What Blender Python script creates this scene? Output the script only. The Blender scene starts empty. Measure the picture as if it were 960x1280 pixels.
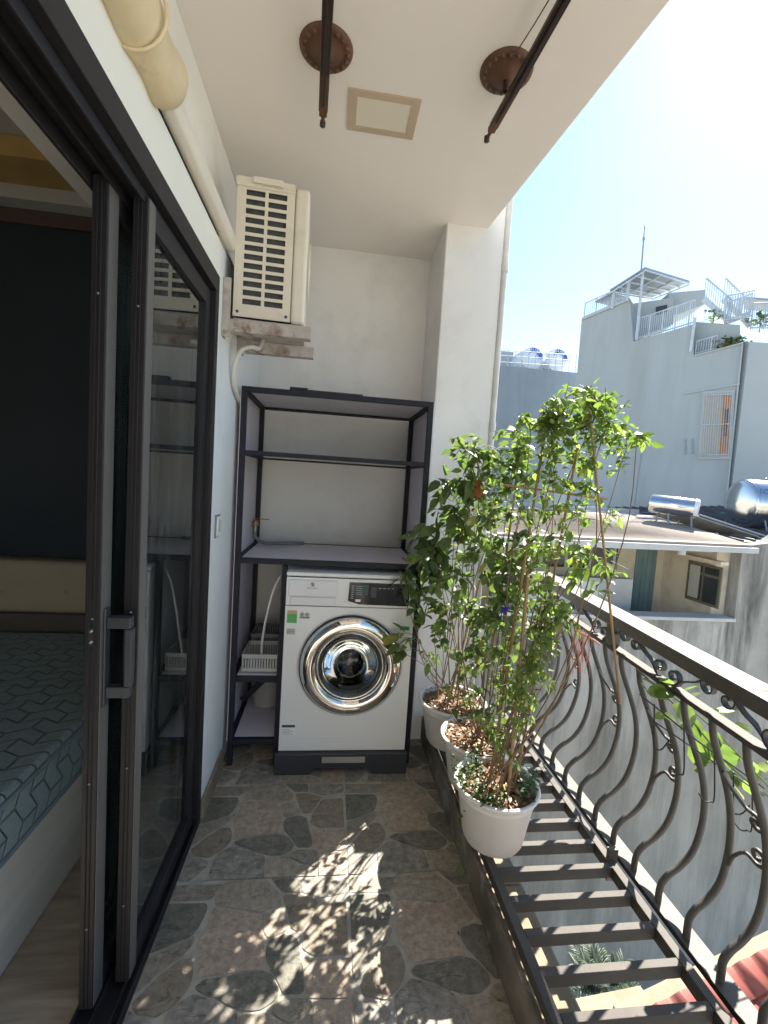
import bpy, bmesh, math, random
from mathutils import Vector, Matrix, noise
rnd = random.Random(7)
R = math.radians
sc = bpy.context.scene
C = sc.collection

# ------------------------------------------------------------------ camera
FPX = 556.0
RM = Matrix(((0.99134, 0.05467, 0.11956), (0.0, 0.0, 0.0), (0.0, 0.0, 0.0)))
_d = Vector((-65.0, -43.0, FPX)).normalized()
_r = Vector((4554.0, 252.0, FPX)); _r = (_r - _d * _r.dot(_d)).normalized()
_u = _r.cross(_d).normalized()
# world axes written in lens axes (right, down, forward)
AX = (_r, _d, _u)
EYE = Vector((0.0, 0.0, 1.38))
cam_d = bpy.data.cameras.new('camera'); cam = bpy.data.objects.new('camera', cam_d); C.objects.link(cam)
cam_d.sensor_fit = 'VERTICAL'; cam_d.sensor_height = 36.0; cam_d.lens = 36.0 * FPX / 1280.0
cam_d.clip_start = 0.02; cam_d.clip_end = 3000.0
m = Matrix.Identity(4)
for i in range(3):
    m[i][0] = AX[i][0]; m[i][1] = -AX[i][1]; m[i][2] = -AX[i][2]; m[i][3] = EYE[i]
cam.matrix_world = m
sc.camera = cam

# ------------------------------------------------------------------ light
SUN_EL, SUN_AZ = 45.5, 47.0      # azimuth from +Y towards +X
w = bpy.data.worlds.new('World'); sc.world = w; w.use_nodes = True
nt = w.node_tree; bg = nt.nodes['Background']
sky = nt.nodes.new('ShaderNodeTexSky'); sky.sky_type = 'NISHITA'; sky.sun_disc = False
sky.sun_elevation = R(SUN_EL); sky.sun_rotation = R(SUN_AZ)
sky.air_density = 1.0; sky.dust_density = 0.2; sky.ozone_density = 1.0
nt.links.new(sky.outputs[0], bg.inputs[0]); bg.inputs[1].default_value = 0.073
sd = bpy.data.lights.new('sun', 'SUN'); so = bpy.data.objects.new('sun', sd); C.objects.link(so)
sd.energy = 4.5; sd.angle = R(0.55); sd.color = (1.0, 0.93, 0.82)
to_sun = Vector((math.sin(R(SUN_AZ)) * math.cos(R(SUN_EL)), math.cos(R(SUN_AZ)) * math.cos(R(SUN_EL)), math.sin(R(SUN_EL))))
so.rotation_euler = to_sun.to_track_quat('Z', 'Y').to_euler(); so.location = (6, 6, 9)
sc.view_settings.view_transform = 'Standard'; sc.view_settings.look = 'None'
sc.view_settings.exposure = 1.95; sc.view_settings.gamma = 1.0

# ------------------------------------------------------------------ survey helpers: where a sight line meets a real plane
def ray(px, py):
    v = Vector((px - 480.0, py - 640.0, FPX)).normalized()
    return Vector((AX[0].dot(v), AX[1].dot(v), AX[2].dot(v)))
def atx(px, py, x): v = ray(px, py); return EYE + v * ((x - EYE.x) / v.x)
def aty(px, py, y): v = ray(px, py); return EYE + v * ((y - EYE.y) / v.y)
def atz(px, py, z): v = ray(px, py); return EYE + v * ((z - EYE.z) / v.z)

# ------------------------------------------------------------------ materials
def nodes(name):
    mt = bpy.data.materials.new(name); mt.use_nodes = True
    return mt, mt.node_tree, mt.node_tree.nodes['Principled BSDF']
def ramp(t, stops):
    r = t.nodes.new('ShaderNodeValToRGB'); e = r.color_ramp.elements
    while len(e) < len(stops): e.new(0.5)
    for k, (p, c) in enumerate(stops):
        e[k].position = p; e[k].color = (c[0], c[1], c[2], 1) if hasattr(c, '__len__') else (c, c, c, 1)
    return r
def coords(t, scale=(1, 1, 1)):
    tc = t.nodes.new('ShaderNodeTexCoord'); mp = t.nodes.new('ShaderNodeMapping')
    mp.inputs['Scale'].default_value = scale
    t.links.new(tc.outputs['Object'], mp.inputs['Vector']); return mp.outputs[0]
def noisetex(t, vec, scale, detail=5, rough=0.55, dist=0.0):
    n = t.nodes.new('ShaderNodeTexNoise'); n.inputs['Scale'].default_value = scale
    n.inputs['Detail'].default_value = detail; n.inputs['Roughness'].default_value = rough
    n.inputs['Distortion'].default_value = dist
    t.links.new(vec, n.inputs['Vector']); return n.outputs['Fac']
def mixc(t, fac, a, b, mode='MIX'):
    m_ = t.nodes.new('ShaderNodeMix'); m_.data_type = 'RGBA'; m_.blend_type = mode
    for sck, v in ((0, fac), (6, a), (7, b)):
        if hasattr(v, 'links') or hasattr(v, 'is_linked'): t.links.new(v, m_.inputs[sck])
        elif sck == 0: m_.inputs[0].default_value = v
        else: m_.inputs[sck].default_value = (v[0], v[1], v[2], 1)
    return m_.outputs[2]
def bump(t, p, h, strength, dist=0.01):
    b = t.nodes.new('ShaderNodeBump'); b.inputs['Strength'].default_value = strength
    b.inputs['Distance'].default_value = dist
    t.links.new(h, b.inputs['Height']); t.links.new(b.outputs[0], p.inputs['Normal'])
def mat(name, c, rough=0.6, metal=0.0, var=0.12, scale=6.0, stretch=(1, 1, 1), bmp=0.0, bscale=60.0,
        dirt=None, dirt_amt=0.0, dirt_scale=3.0, dirt_stretch=(1, 1, 1), spec=0.5, coat=0.0, lo=0.45, hi=0.7):
    mt, t, p = nodes(name)
    p.inputs['Roughness'].default_value = rough; p.inputs['Metallic'].default_value = metal
    p.inputs['Specular IOR Level'].default_value = spec
    p.inputs['Coat Weight'].default_value = coat
    n = noisetex(t, coords(t, stretch), scale)
    r = ramp(t, [(0.3, [x * (1 - var) for x in c]), (0.7, [min(1, x * (1 + var)) for x in c])])
    t.links.new(n, r.inputs[0]); col = r.outputs[0]
    if dirt:
        dn = noisetex(t, coords(t, dirt_stretch), dirt_scale, 8, 0.65, 0.3)
        dr = ramp(t, [(lo, 0.0), (hi, dirt_amt)]); t.links.new(dn, dr.inputs[0])
        col = mixc(t, dr.outputs[0], col, dirt)
    t.links.new(col, p.inputs['Base Color'])
    if bmp:
        bump(t, p, noisetex(t, coords(t, stretch), bscale, 4), bmp, 0.004)
    return mt
def dustmat(name, c, dust, amt, rough=0.5, scale=7.0, lo=0.3, hi=0.6):
    mt, t, p = nodes(name); p.inputs['Roughness'].default_value = rough
    v = coords(t); n = noisetex(t, v, 12); r = ramp(t, [(0.3, [x * 0.8 for x in c]), (0.7, [x * 1.25 for x in c])]); t.links.new(n, r.inputs[0])
    g = t.nodes.new('ShaderNodeNewGeometry'); sx = t.nodes.new('ShaderNodeSeparateXYZ'); t.links.new(g.outputs['True Normal'], sx.inputs[0])
    mr = t.nodes.new('ShaderNodeMapRange'); mr.inputs[1].default_value = 0.6; mr.inputs[2].default_value = 0.95; mr.inputs[3].default_value = 0.06; mr.inputs[4].default_value = amt
    t.links.new(sx.outputs['Z'], mr.inputs[0])
    dn = noisetex(t, v, scale, 8, 0.65, 0.3); dr = ramp(t, [(lo, 0.25), (hi, 1.0)]); t.links.new(dn, dr.inputs[0])
    mm = t.nodes.new('ShaderNodeMath'); mm.operation = 'MULTIPLY'; t.links.new(mr.outputs[0], mm.inputs[0]); t.links.new(dr.outputs[0], mm.inputs[1])
    t.links.new(mixc(t, mm.outputs[0], r.outputs[0], dust), p.inputs['Base Color'])
    bump(t, p, noisetex(t, v, 130, 4), 0.2, 0.003)
    return mt
def glassmat(name, tint=(0.80, 0.84, 0.84), ior=2.0, streak=0.0):
    mt = bpy.data.materials.new(name); mt.use_nodes = True; t = mt.node_tree
    t.nodes.remove(t.nodes['Principled BSDF'])
    tr = t.nodes.new('ShaderNodeBsdfTransparent'); tr.inputs[0].default_value = (*tint, 1)
    gl = t.nodes.new('ShaderNodeBsdfGlossy'); gl.inputs['Roughness'].default_value = 0.02
    gl.inputs[0].default_value = (0.95, 0.97, 0.97, 1)
    fr = t.nodes.new('ShaderNodeFresnel'); fr.inputs[0].default_value = ior
    mx = t.nodes.new('ShaderNodeMixShader')
    t.links.new(fr.outputs[0], mx.inputs[0]); t.links.new(tr.outputs[0], mx.inputs[1]); t.links.new(gl.outputs[0], mx.inputs[2])
    out = mx.outputs[0]
    if streak:
        df = t.nodes.new('ShaderNodeBsdfDiffuse'); df.inputs[0].default_value = (0.75, 0.78, 0.78, 1)
        n = noisetex(t, coords(t, (14, 14, 0.5)), 3.0, 4)
        r = ramp(t, [(0.45, 0.0), (0.75, streak)]); t.links.new(n, r.inputs[0])
        m2 = t.nodes.new('ShaderNodeMixShader'); t.links.new(r.outputs[0], m2.inputs[0])
        t.links.new(out, m2.inputs[1]); t.links.new(df.outputs[0], m2.inputs[2]); out = m2.outputs[0]
    t.links.new(out, t.nodes['Material Output'].inputs[0])
    return mt
def leafmat(name, c1, c2, c3, transl=0.45):
    mt = bpy.data.materials.new(name); mt.use_nodes = True; t = mt.node_tree; p = t.nodes['Principled BSDF']
    g = t.nodes.new('ShaderNodeNewGeometry')
    r = ramp(t, [(0.0, c1), (0.55, c2), (0.962, c3), (0.978, [x * 0.5 + y * 0.5 for x, y in zip(c3, (0.42, 0.36, 0.12))]), (1.0, [x * 0.4 + y * 0.6 for x, y in zip(c3, (0.42, 0.33, 0.12))])]); t.links.new(g.outputs['Random Per Island'], r.inputs[0])
    n = noisetex(t, coords(t), 30.0, 3)
    r2 = ramp(t, [(0.3, 0.75), (0.7, 1.15)]); t.links.new(n, r2.inputs[0])
    col = mixc(t, 1.0, r.outputs[0], r2.outputs[0], 'MULTIPLY')
    t.links.new(col, p.inputs['Base Color']); p.inputs['Roughness'].default_value = 0.42
    tl = t.nodes.new('ShaderNodeBsdfTranslucent')
    tc = mixc(t, 1.0, col, (1.35, 1.6, 0.85), 'MULTIPLY'); t.links.new(tc, tl.inputs[0])
    mx = t.nodes.new('ShaderNodeMixShader'); mx.inputs[0].default_value = transl
    t.links.new(p.outputs[0], mx.inputs[1]); t.links.new(tl.outputs[0], mx.inputs[2])
    t.links.new(mx.outputs[0], t.nodes['Material Output'].inputs[0])
    return mt
def stonemat(name, c, c2, vein, rough=0.55, scale=9.0):
    mt, t, p = nodes(name)
    v = coords(t)
    n = noisetex(t, v, scale, 8, 0.65, 0.6); r = ramp(t, [(0.32, c), (0.68, c2)]); t.links.new(n, r.inputs[0])
    n2 = noisetex(t, v, 45, 4, 0.7); r2 = ramp(t, [(0.35, 0.72), (0.65, 1.18)]); t.links.new(n2, r2.inputs[0])
    col = mixc(t, 1.0, r.outputs[0], r2.outputs[0], 'MULTIPLY')
    n3 = noisetex(t, coords(t, (1, 2.6, 1)), 4.5, 3, 0.5, 1.6)
    r3 = ramp(t, [(0.488, 0.0), (0.497, 0.55), (0.503, 0.55), (0.512, 0.0)]); t.links.new(n3, r3.inputs[0])
    col = mixc(t, r3.outputs[0], col, vein)
    # dried dust
    n4 = noisetex(t, v, 2.3, 9, 0.7, 0.4); r4 = ramp(t, [(0.56, 0.0), (0.7, 0.4)]); t.links.new(n4, r4.inputs[0])
    col = mixc(t, r4.outputs[0], col, (0.36, 0.34, 0.30))
    t.links.new(col, p.inputs['Base Color'])
    rr = ramp(t, [(0.3, rough - 0.1), (0.7, rough + 0.2)]); t.links.new(n2, rr.inputs[0]); t.links.new(rr.outputs[0], p.inputs['Roughness'])
    bump(t, p, n2, 0.25, 0.003)
    return mt

M = {}
M['paint'] = mat('white_paint', (0.78, 0.775, 0.76), 0.75, var=0.04, scale=2, bmp=0.15, bscale=90, dirt=(0.52, 0.49, 0.44), dirt_amt=0.55, dirt_scale=2.6, lo=0.5, hi=0.8)
M['ceil'] = mat('ceiling_paint', (0.83, 0.775, 0.72), 0.8, var=0.03, scale=1.6, dirt=(0.55, 0.47, 0.38), dirt_amt=0.35, dirt_scale=1.3, lo=0.55, hi=0.8)
M['bluewall'] = mat('cool_white_paint', (0.78, 0.80, 0.80), 0.7, var=0.05, scale=2.4, bmp=0.2, bscale=80, dirt=(0.40, 0.44, 0.44), dirt_amt=0.4, dirt_scale=3, dirt_stretch=(1, 1, 0.35), lo=0.52, hi=0.75)
M['white_lintel'] = mat('lintel_paint', (0.78, 0.78, 0.72), 0.7, var=0.04, scale=3, dirt=(0.30, 0.28, 0.25), dirt_amt=0.6, dirt_scale=40, lo=0.70, hi=0.78)
M['grout'] = mat('grout', (0.45, 0.42, 0.355), 0.85, var=0.2, scale=20, bmp=0.3, bscale=150)
M['kerb'] = mat('kerb_stone', (0.15, 0.135, 0.11), 0.6, var=0.45, scale=7, bmp=0.2, bscale=60, dirt=(0.30, 0.29, 0.26), dirt_amt=0.7, dirt_scale=9, lo=0.55, hi=0.6)
M['stone_dark'] = stonemat('stone_dark_green', (0.155, 0.15, 0.122), (0.23, 0.22, 0.18), (0.05, 0.05, 0.045), 0.45)
M['stone_olive'] = stonemat('stone_olive', (0.27, 0.24, 0.19), (0.36, 0.32, 0.255), (0.09, 0.08, 0.06))
M['stone_brown'] = stonemat('stone_brown', (0.25, 0.21, 0.16), (0.34, 0.285, 0.215), (0.07, 0.055, 0.04))
M['stone_tan'] = stonemat('stone_tan', (0.40, 0.315, 0.24), (0.50, 0.41, 0.32), (0.20, 0.13, 0.09))
M['stone_beige'] = stonemat('stone_beige', (0.34, 0.29, 0.225), (0.43, 0.375, 0.295), (0.15, 0.12, 0.09))
M['stone_mottled'] = stonemat('stone_mottled', (0.20, 0.185, 0.155), (0.44, 0.40, 0.345), (0.10, 0.09, 0.08), scale=22)
M['stone_pebble'] = stonemat('stone_pebbled', (0.15, 0.14, 0.112), (0.28, 0.265, 0.215), (0.05, 0.05, 0.04), scale=30)
M['alu'] = mat('dark_aluminium', (0.020, 0.019, 0.022), 0.5, 0.0, spec=0.25, var=0.08, scale=4, dirt=(0.08, 0.07, 0.065), dirt_amt=0.2, dirt_scale=6, dirt_stretch=(1, 1, 0.25), lo=0.5, hi=0.8)
M['alu_face'] = mat('grey_aluminium', (0.12, 0.115, 0.11), 0.45, 0.1, var=0.08, scale=4, stretch=(12, 12, 0.4), dirt=(0.33, 0.29, 0.25), dirt_amt=0.30, dirt_scale=6, dirt_stretch=(1, 1, 0.25), lo=0.5, hi=0.8)
M['rubber'] = mat('black_rubber', (0.02, 0.02, 0.02), 0.6)
M['steel'] = mat('screw_steel', (0.28, 0.28, 0.27), 0.4, 1.0)
M['glass'] = glassmat('door_glass', streak=0.05)
M['iron'] = dustmat('wrought_iron', (0.070, 0.066, 0.063), (0.14, 0.125, 0.11), 0.5, 0.5)
M['iron_dust'] = dustmat('dusty_iron', (0.050, 0.046, 0.044), (0.105, 0.093, 0.078), 0.8, 0.7)
M['iron_cap'] = dustmat('dusty_rail_cap', (0.045, 0.042, 0.040), (0.115, 0.103, 0.086), 0.85, 0.6, 5.0)
M['shelf_frame'] = mat('navy_steel', (0.016, 0.018, 0.028), 0.55, 0.0, var=0.15, spec=0.3)
M['lilac'] = mat('lilac_laminate', (0.70, 0.66, 0.74), 0.5, var=0.05, scale=5, bmp=0.05, dirt=(0.40, 0.38, 0.40), dirt_amt=0.3, dirt_scale=9, lo=0.6, hi=0.8)
M['enamel'] = mat('white_enamel', (0.78, 0.79, 0.80), 0.25, var=0.015, scale=2, coat=0.3)
M['enamel2'] = mat('white_drawer', (0.74, 0.75, 0.78), 0.3, var=0.015, scale=2)
M['chrome'] = mat('chrome', (0.82, 0.80, 0.78), 0.06, 1.0, var=0.02)
M['drum'] = mat('drum_steel', (0.11, 0.11, 0.115), 0.22, 1.0, var=0.1)
M['dark_plastic'] = mat('dark_plastic', (0.03, 0.034, 0.045), 0.45, var=0.1)
M['panel_black'] = mat('display_black', (0.010, 0.014, 0.020), 0.12, var=0.1, coat=0.5)
M['panel_teal'] = mat('display_teal', (0.035, 0.065, 0.075), 0.2, var=0.1)
M['print_grey'] = mat('grey_print', (0.22, 0.24, 0.26), 0.6)
M['print_light'] = mat('light_print', (0.45, 0.52, 0.56), 0.5)
M['print_navy'] = mat('navy_print', (0.045, 0.055, 0.08), 0.5)
M['print_green'] = mat('green_print', (0.10, 0.38, 0.12), 0.5)
M['print_orange'] = mat('orange_print', (0.60, 0.36, 0.18), 0.5)
M['print_teal'] = mat('teal_print', (0.03, 0.30, 0.22), 0.5)
M['sticker'] = mat('sticker_white', (0.74, 0.76, 0.74), 0.5)
M['sticker_grey'] = mat('sticker_grey', (0.50, 0.52, 0.50), 0.5)
M['silver_strip'] = mat('silver_strip', (0.40, 0.39, 0.34), 0.35, 0.3)
M['ac'] = mat('aged_cream_casing', (0.70, 0.655, 0.56), 0.5, var=0.04, scale=4, dirt=(0.40, 0.33, 0.24), dirt_amt=0.5, dirt_scale=5, lo=0.58, hi=0.8)
M['ac_dark'] = mat('coil_dark', (0.07, 0.075, 0.08), 0.6, var=0.3, scale=60)
M['bracket'] = mat('rusty_bracket', (0.46, 0.42, 0.39), 0.75, 0.1, var=0.15, scale=14, bmp=0.3, dirt=(0.20, 0.10, 0.055), dirt_amt=0.8, dirt_scale=16, lo=0.52, hi=0.66)
M['trunking'] = mat('ivory_trunking', (0.70, 0.655, 0.57), 0.45, var=0.04, scale=3)
M['elbow'] = mat('yellowed_plastic', (0.64, 0.53, 0.34), 0.45, var=0.12, scale=7, bmp=0.1, bscale=25, dirt=(0.30, 0.20, 0.09), dirt_amt=0.5, dirt_scale=11, lo=0.62, hi=0.75)
M['rosette'] = mat('brown_rosette', (0.10, 0.045, 0.022), 0.55, var=0.25, scale=18, bmp=0.5, bscale=70)
M['rack_metal'] = mat('brown_rail', (0.055, 0.035, 0.028), 0.35, 0.5, var=0.2)
M['tape'] = mat('tan_trim', (0.50, 0.40, 0.29), 0.7, var=0.06)
M['lens'] = mat('cream_panel_centre', (0.72, 0.67, 0.55), 0.6, var=0.02)  # cream ceiling colour inside the tape outline
M['hose'] = mat('grey_hose', (0.20, 0.21, 0.22), 0.5, bmp=0.3, bscale=200)
M['white_hose'] = mat('white_cable', (0.62, 0.62, 0.60), 0.5)
M['red'] = mat('red_handle', (0.45, 0.05, 0.03), 0.4)
M['brass'] = mat('old_brass', (0.35, 0.27, 0.16), 0.4, 0.8)
M['basket'] = mat('grey_basket_plastic', (0.45, 0.45, 0.43), 0.5)
M['bucket'] = mat('bucket_plastic', (0.60, 0.58, 0.54), 0.5)
M['pot'] = mat('white_pot_plastic', (0.76, 0.75, 0.74), 0.42, var=0.03, dirt=(0.50, 0.44, 0.36), dirt_amt=0.45, dirt_scale=6, lo=0.58, hi=0.78)
M['soil'] = mat('dry_mulch', (0.20, 0.12, 0.07), 0.9, var=0.5, scale=60, bmp=0.8, bscale=90)
M['husk'] = leafmat('dry_husk', (0.16, 0.09, 0.05), (0.32, 0.20, 0.12), (0.46, 0.32, 0.20), 0.15)
M['stem'] = mat('woody_stem', (0.22, 0.15, 0.085), 0.7, var=0.35, scale=30)
M['stem_green'] = mat('green_stem', (0.15, 0.19, 0.06), 0.6, var=0.3, scale=30)
M['bamboo'] = mat('bamboo_stake', (0.34, 0.21, 0.10), 0.6, var=0.3, scale=22, stretch=(1, 1, 0.3))
M['leaf_dark'] = leafmat('leaf_dark', (0.085, 0.125, 0.055), (0.14, 0.195, 0.08), (0.23, 0.28, 0.10), 0.45)
M['leaf_mid'] = leafmat('leaf_mid', (0.085, 0.13, 0.055), (0.145, 0.20, 0.08), (0.24, 0.29, 0.11), 0.45)
M['leaf_bright'] = leafmat('leaf_bright', (0.11, 0.16, 0.055), (0.185, 0.25, 0.08), (0.30, 0.35, 0.11), 0.48)  # yellower, brighter green: sunlight on the leaves put into the colour
M['palm_leaf'] = mat('palm_green', (0.022, 0.045, 0.022), 0.55, var=0.3)
M['petal'] = mat('violet_petal', (0.07, 0.03, 0.42), 0.5)
M['petal_orange'] = leafmat('dry_orange_leaf', (0.36, 0.09, 0.04), (0.48, 0.15, 0.07), (0.55, 0.22, 0.10), 0.35)
M['moss_leaf'] = leafmat('fern_leaf', (0.05, 0.11, 0.045), (0.08, 0.16, 0.06), (0.14, 0.22, 0.07), 0.3)
M['string'] = mat('pink_string', (0.50, 0.22, 0.18), 0.8)
M['stain'] = None
M['brick_tile'] = mat('red_roof_tile', (0.27, 0.075, 0.055), 0.55, var=0.14, scale=4, bmp=0.1, dirt=(0.22, 0.12, 0.10), dirt_amt=0.5, dirt_scale=8, lo=0.55, hi=0.8)
M['ledge'] = mat('stained_ledge', (0.25, 0.21, 0.145), 0.85, var=0.15, scale=9, bmp=0.4, bscale=40, dirt=(0.25, 0.16, 0.10), dirt_amt=0.8, dirt_scale=6, lo=0.50, hi=0.66)
M['ground'] = mat('alley_ground', (0.34, 0.33, 0.29), 0.9, var=0.2, scale=1.5)
M['grey_roof'] = mat('weathered_roof_sheet', (0.34, 0.29, 0.245), 0.8, var=0.15, scale=2.5, stretch=(0.5, 8, 1), dirt=(0.20, 0.16, 0.13), dirt_amt=0.6, dirt_scale=2, lo=0.45, hi=0.7)
M['dark_roof'] = mat('dark_corrugated', (0.10, 0.10, 0.10), 0.7, var=0.3, scale=3)
M['fascia'] = mat('grey_fascia', (0.46, 0.48, 0.48), 0.6, var=0.1, scale=3)
M['cream'] = mat('cream_wall', (0.66, 0.58, 0.45), 0.85, var=0.08, scale=1.5, dirt=(0.28, 0.26, 0.22), dirt_amt=0.5, dirt_scale=2.5, lo=0.52, hi=0.75)
M['teal_door'] = mat('teal_door_paint', (0.16, 0.24, 0.25), 0.6, var=0.15, scale=6, stretch=(1, 1, 0.3))
M['win_frame'] = mat('olive_window_frame', (0.13, 0.125, 0.09), 0.6)
M['dark_glass'] = mat('dark_pane', (0.035, 0.04, 0.042), 0.12, var=0.2, scale=2)
M['curtain'] = mat('pale_curtain', (0.42, 0.40, 0.36), 0.8, var=0.1, scale=12, stretch=(6, 6, 0.5))
M['greybld'] = mat('blue_grey_render', (0.37, 0.415, 0.435), 0.85, var=0.05, scale=0.5, dirt=(0.30, 0.325, 0.33), dirt_amt=0.75, dirt_scale=1.1, dirt_stretch=(1, 1, 0.12), lo=0.45, hi=0.7)
M['greybld2'] = mat('pale_grey_render', (0.41, 0.45, 0.465), 0.85, var=0.05, scale=0.5)
M['deepblue'] = mat('slate_render', (0.31, 0.36, 0.395), 0.85, var=0.08, scale=0.6, dirt=(0.23, 0.27, 0.30), dirt_amt=0.6, dirt_scale=1.0, dirt_stretch=(1, 1, 0.15))
M['white_metal'] = mat('white_railing', (0.50, 0.56, 0.62), 0.5)
M['slat'] = mat('canopy_steel', (0.25, 0.30, 0.35), 0.5)
M['inox'] = mat('stainless', (0.66, 0.66, 0.65), 0.16, 1.0, var=0.08, scale=3)
M['tank_blue'] = mat('tank_blue', (0.055, 0.13, 0.42), 0.4)
M['tank_white'] = mat('tank_white', (0.72, 0.76, 0.80), 0.4)
M['orange_wood'] = mat('orange_shutter', (0.42, 0.19, 0.09), 0.6, var=0.15, scale=3)
M['quilt'] = None
M['bedbase'] = mat('grey_wood_base', (0.62, 0.60, 0.55), 0.55, var=0.1, scale=3, stretch=(1, 0.4, 6))
M['headboard'] = mat('tan_leather', (0.42, 0.36, 0.26), 0.45, var=0.1, scale=5)
M['headboard2'] = mat('brown_leather', (0.12, 0.10, 0.09), 0.5, var=0.1, scale=5)
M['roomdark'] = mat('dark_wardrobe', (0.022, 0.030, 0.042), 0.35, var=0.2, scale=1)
M['roomwall'] = mat('room_wall', (0.60, 0.58, 0.53), 0.85, var=0.04)
M['cornice'] = mat('room_cornice', (0.52, 0.51, 0.47), 0.7, var=0.03)
M['piping'] = mat('mattress_piping', (0.20, 0.25, 0.29), 0.7)
M['pipe'] = mat('drain_pipe', (0.62, 0.62, 0.60), 0.5, dirt=(0.40, 0.38, 0.35), dirt_amt=0.5)
M['brownstrip'] = mat('brown_trim', (0.10, 0.065, 0.05), 0.5)
M['yellow_cove_light'] = mat('cove_light_colour', (0.55, 0.36, 0.12), 0.7)  # yellow light of the cove strip, painted in as base colour
M['lamp_tube'] = mat('curtain_rod_metal', (0.6, 0.6, 0.55), 0.3, 0.8)

def stain_material():
    mt, t, p = nodes('stained_concrete'); p.inputs['Roughness'].default_value = 0.9
    a = noisetex(t, coords(t, (1, 1, 0.10)), 1.6, 10, 0.7, 0.3)
    r = ramp(t, [(0.38, (0.075, 0.073, 0.068)), (0.48, (0.24, 0.235, 0.22)), (0.58, (0.42, 0.41, 0.385))]); t.links.new(a, r.inputs[0])
    b = noisetex(t, coords(t, (1, 1, 0.7)), 0.45, 8, 0.65)
    rb = ramp(t, [(0.35, 0.62), (0.65, 1.15)]); t.links.new(b, rb.inputs[0])
    col = mixc(t, 1.0, r.outputs[0], rb.outputs[0], 'MULTIPLY')
    # rain streaks are heavy near the parapet and fade to plain render lower down
    tc = t.nodes.new('ShaderNodeTexCoord'); sx = t.nodes.new('ShaderNodeSeparateXYZ'); t.links.new(tc.outputs['Object'], sx.inputs[0])
    mr = t.nodes.new('ShaderNodeMapRange'); t.links.new(sx.outputs['Z'], mr.inputs[0])
    mr.inputs[1].default_value = 4.2; mr.inputs[2].default_value = 7.0; mr.inputs[3].default_value = 0.55; mr.inputs[4].default_value = 0.0
    pl = ramp(t, [(0.3, (0.33, 0.315, 0.27)), (0.7, (0.47, 0.45, 0.39))]); t.links.new(b, pl.inputs[0])
    col = mixc(t, mr.outputs[0], col, pl.outputs[0])
    t.links.new(col, p.inputs['Base Color'])
    bump(t, p, a, 0.3, 0.02)
    return mt
M['stain'] = stain_material()
def quilt_material():
    mt, t, p = nodes('quilted_fabric'); p.inputs['Roughness'].default_value = 0.8
    w_ = 0.12; h_ = 0.06
    tc = t.nodes.new('ShaderNodeTexCoord'); sx = t.nodes.new('ShaderNodeSeparateXYZ'); t.links.new(tc.outputs['Object'], sx.inputs[0])
    def mth(op, a, b):
        n = t.nodes.new('ShaderNodeMath'); n.operation = op
        for k, v in enumerate((a, b)):
            if hasattr(v, 'is_linked'): t.links.new(v, n.inputs[k])
            else: n.inputs[k].default_value = v
        return n.outputs[0]
    ax = mth('ADD', sx.outputs['X'], mth('MULTIPLY', sx.outputs['Z'], 1.0))
    zz = mth('MULTIPLY', mth('PINGPONG', ax, w_ / 2), 0.55)
    cb = t.nodes.new('ShaderNodeCombineXYZ'); t.links.new(ax, cb.inputs[0]); t.links.new(mth('ADD', mth('ADD', sx.outputs['Y'], 5.0), zz), cb.inputs[1])
    br = t.nodes.new('ShaderNodeTexBrick'); t.links.new(cb.outputs[0], br.inputs['Vector'])
    br.offset = 0.5; br.inputs['Scale'].default_value = 1.0; br.inputs['Brick Width'].default_value = w_; br.inputs['Row Height'].default_value = h_
    br.inputs['Mortar Size'].default_value = 0.005; br.inputs['Mortar Smooth'].default_value = 1.0
    n = noisetex(t, coords(t, (3, 3, 3)), 30, 3)
    r = ramp(t, [(0.3, (0.22, 0.30, 0.33)), (0.7, (0.29, 0.375, 0.405))]); t.links.new(n, r.inputs[0])
    col = mixc(t, br.outputs['Fac'], r.outputs[0], (0.175, 0.24, 0.27)); t.links.new(col, p.inputs['Base Color'])
    bump(t, p, mth('SUBTRACT', 1.0, br.outputs['Fac']), 0.8, 0.015)
    return mt
M['quilt'] = quilt_material()
def plank_material():
    mt, t, p = nodes('wood_planks'); p.inputs['Roughness'].default_value = 0.35
    n = noisetex(t, coords(t, (1.2, 9, 1)), 3.0, 8, 0.6, 0.4)
    r = ramp(t, [(0.3, (0.22, 0.18, 0.14)), (0.7, (0.46, 0.40, 0.32))]); t.links.new(n, r.inputs[0])
    t.links.new(r.outputs[0], p.inputs['Base Color']); return mt
M['planks'] = plank_material()

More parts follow.
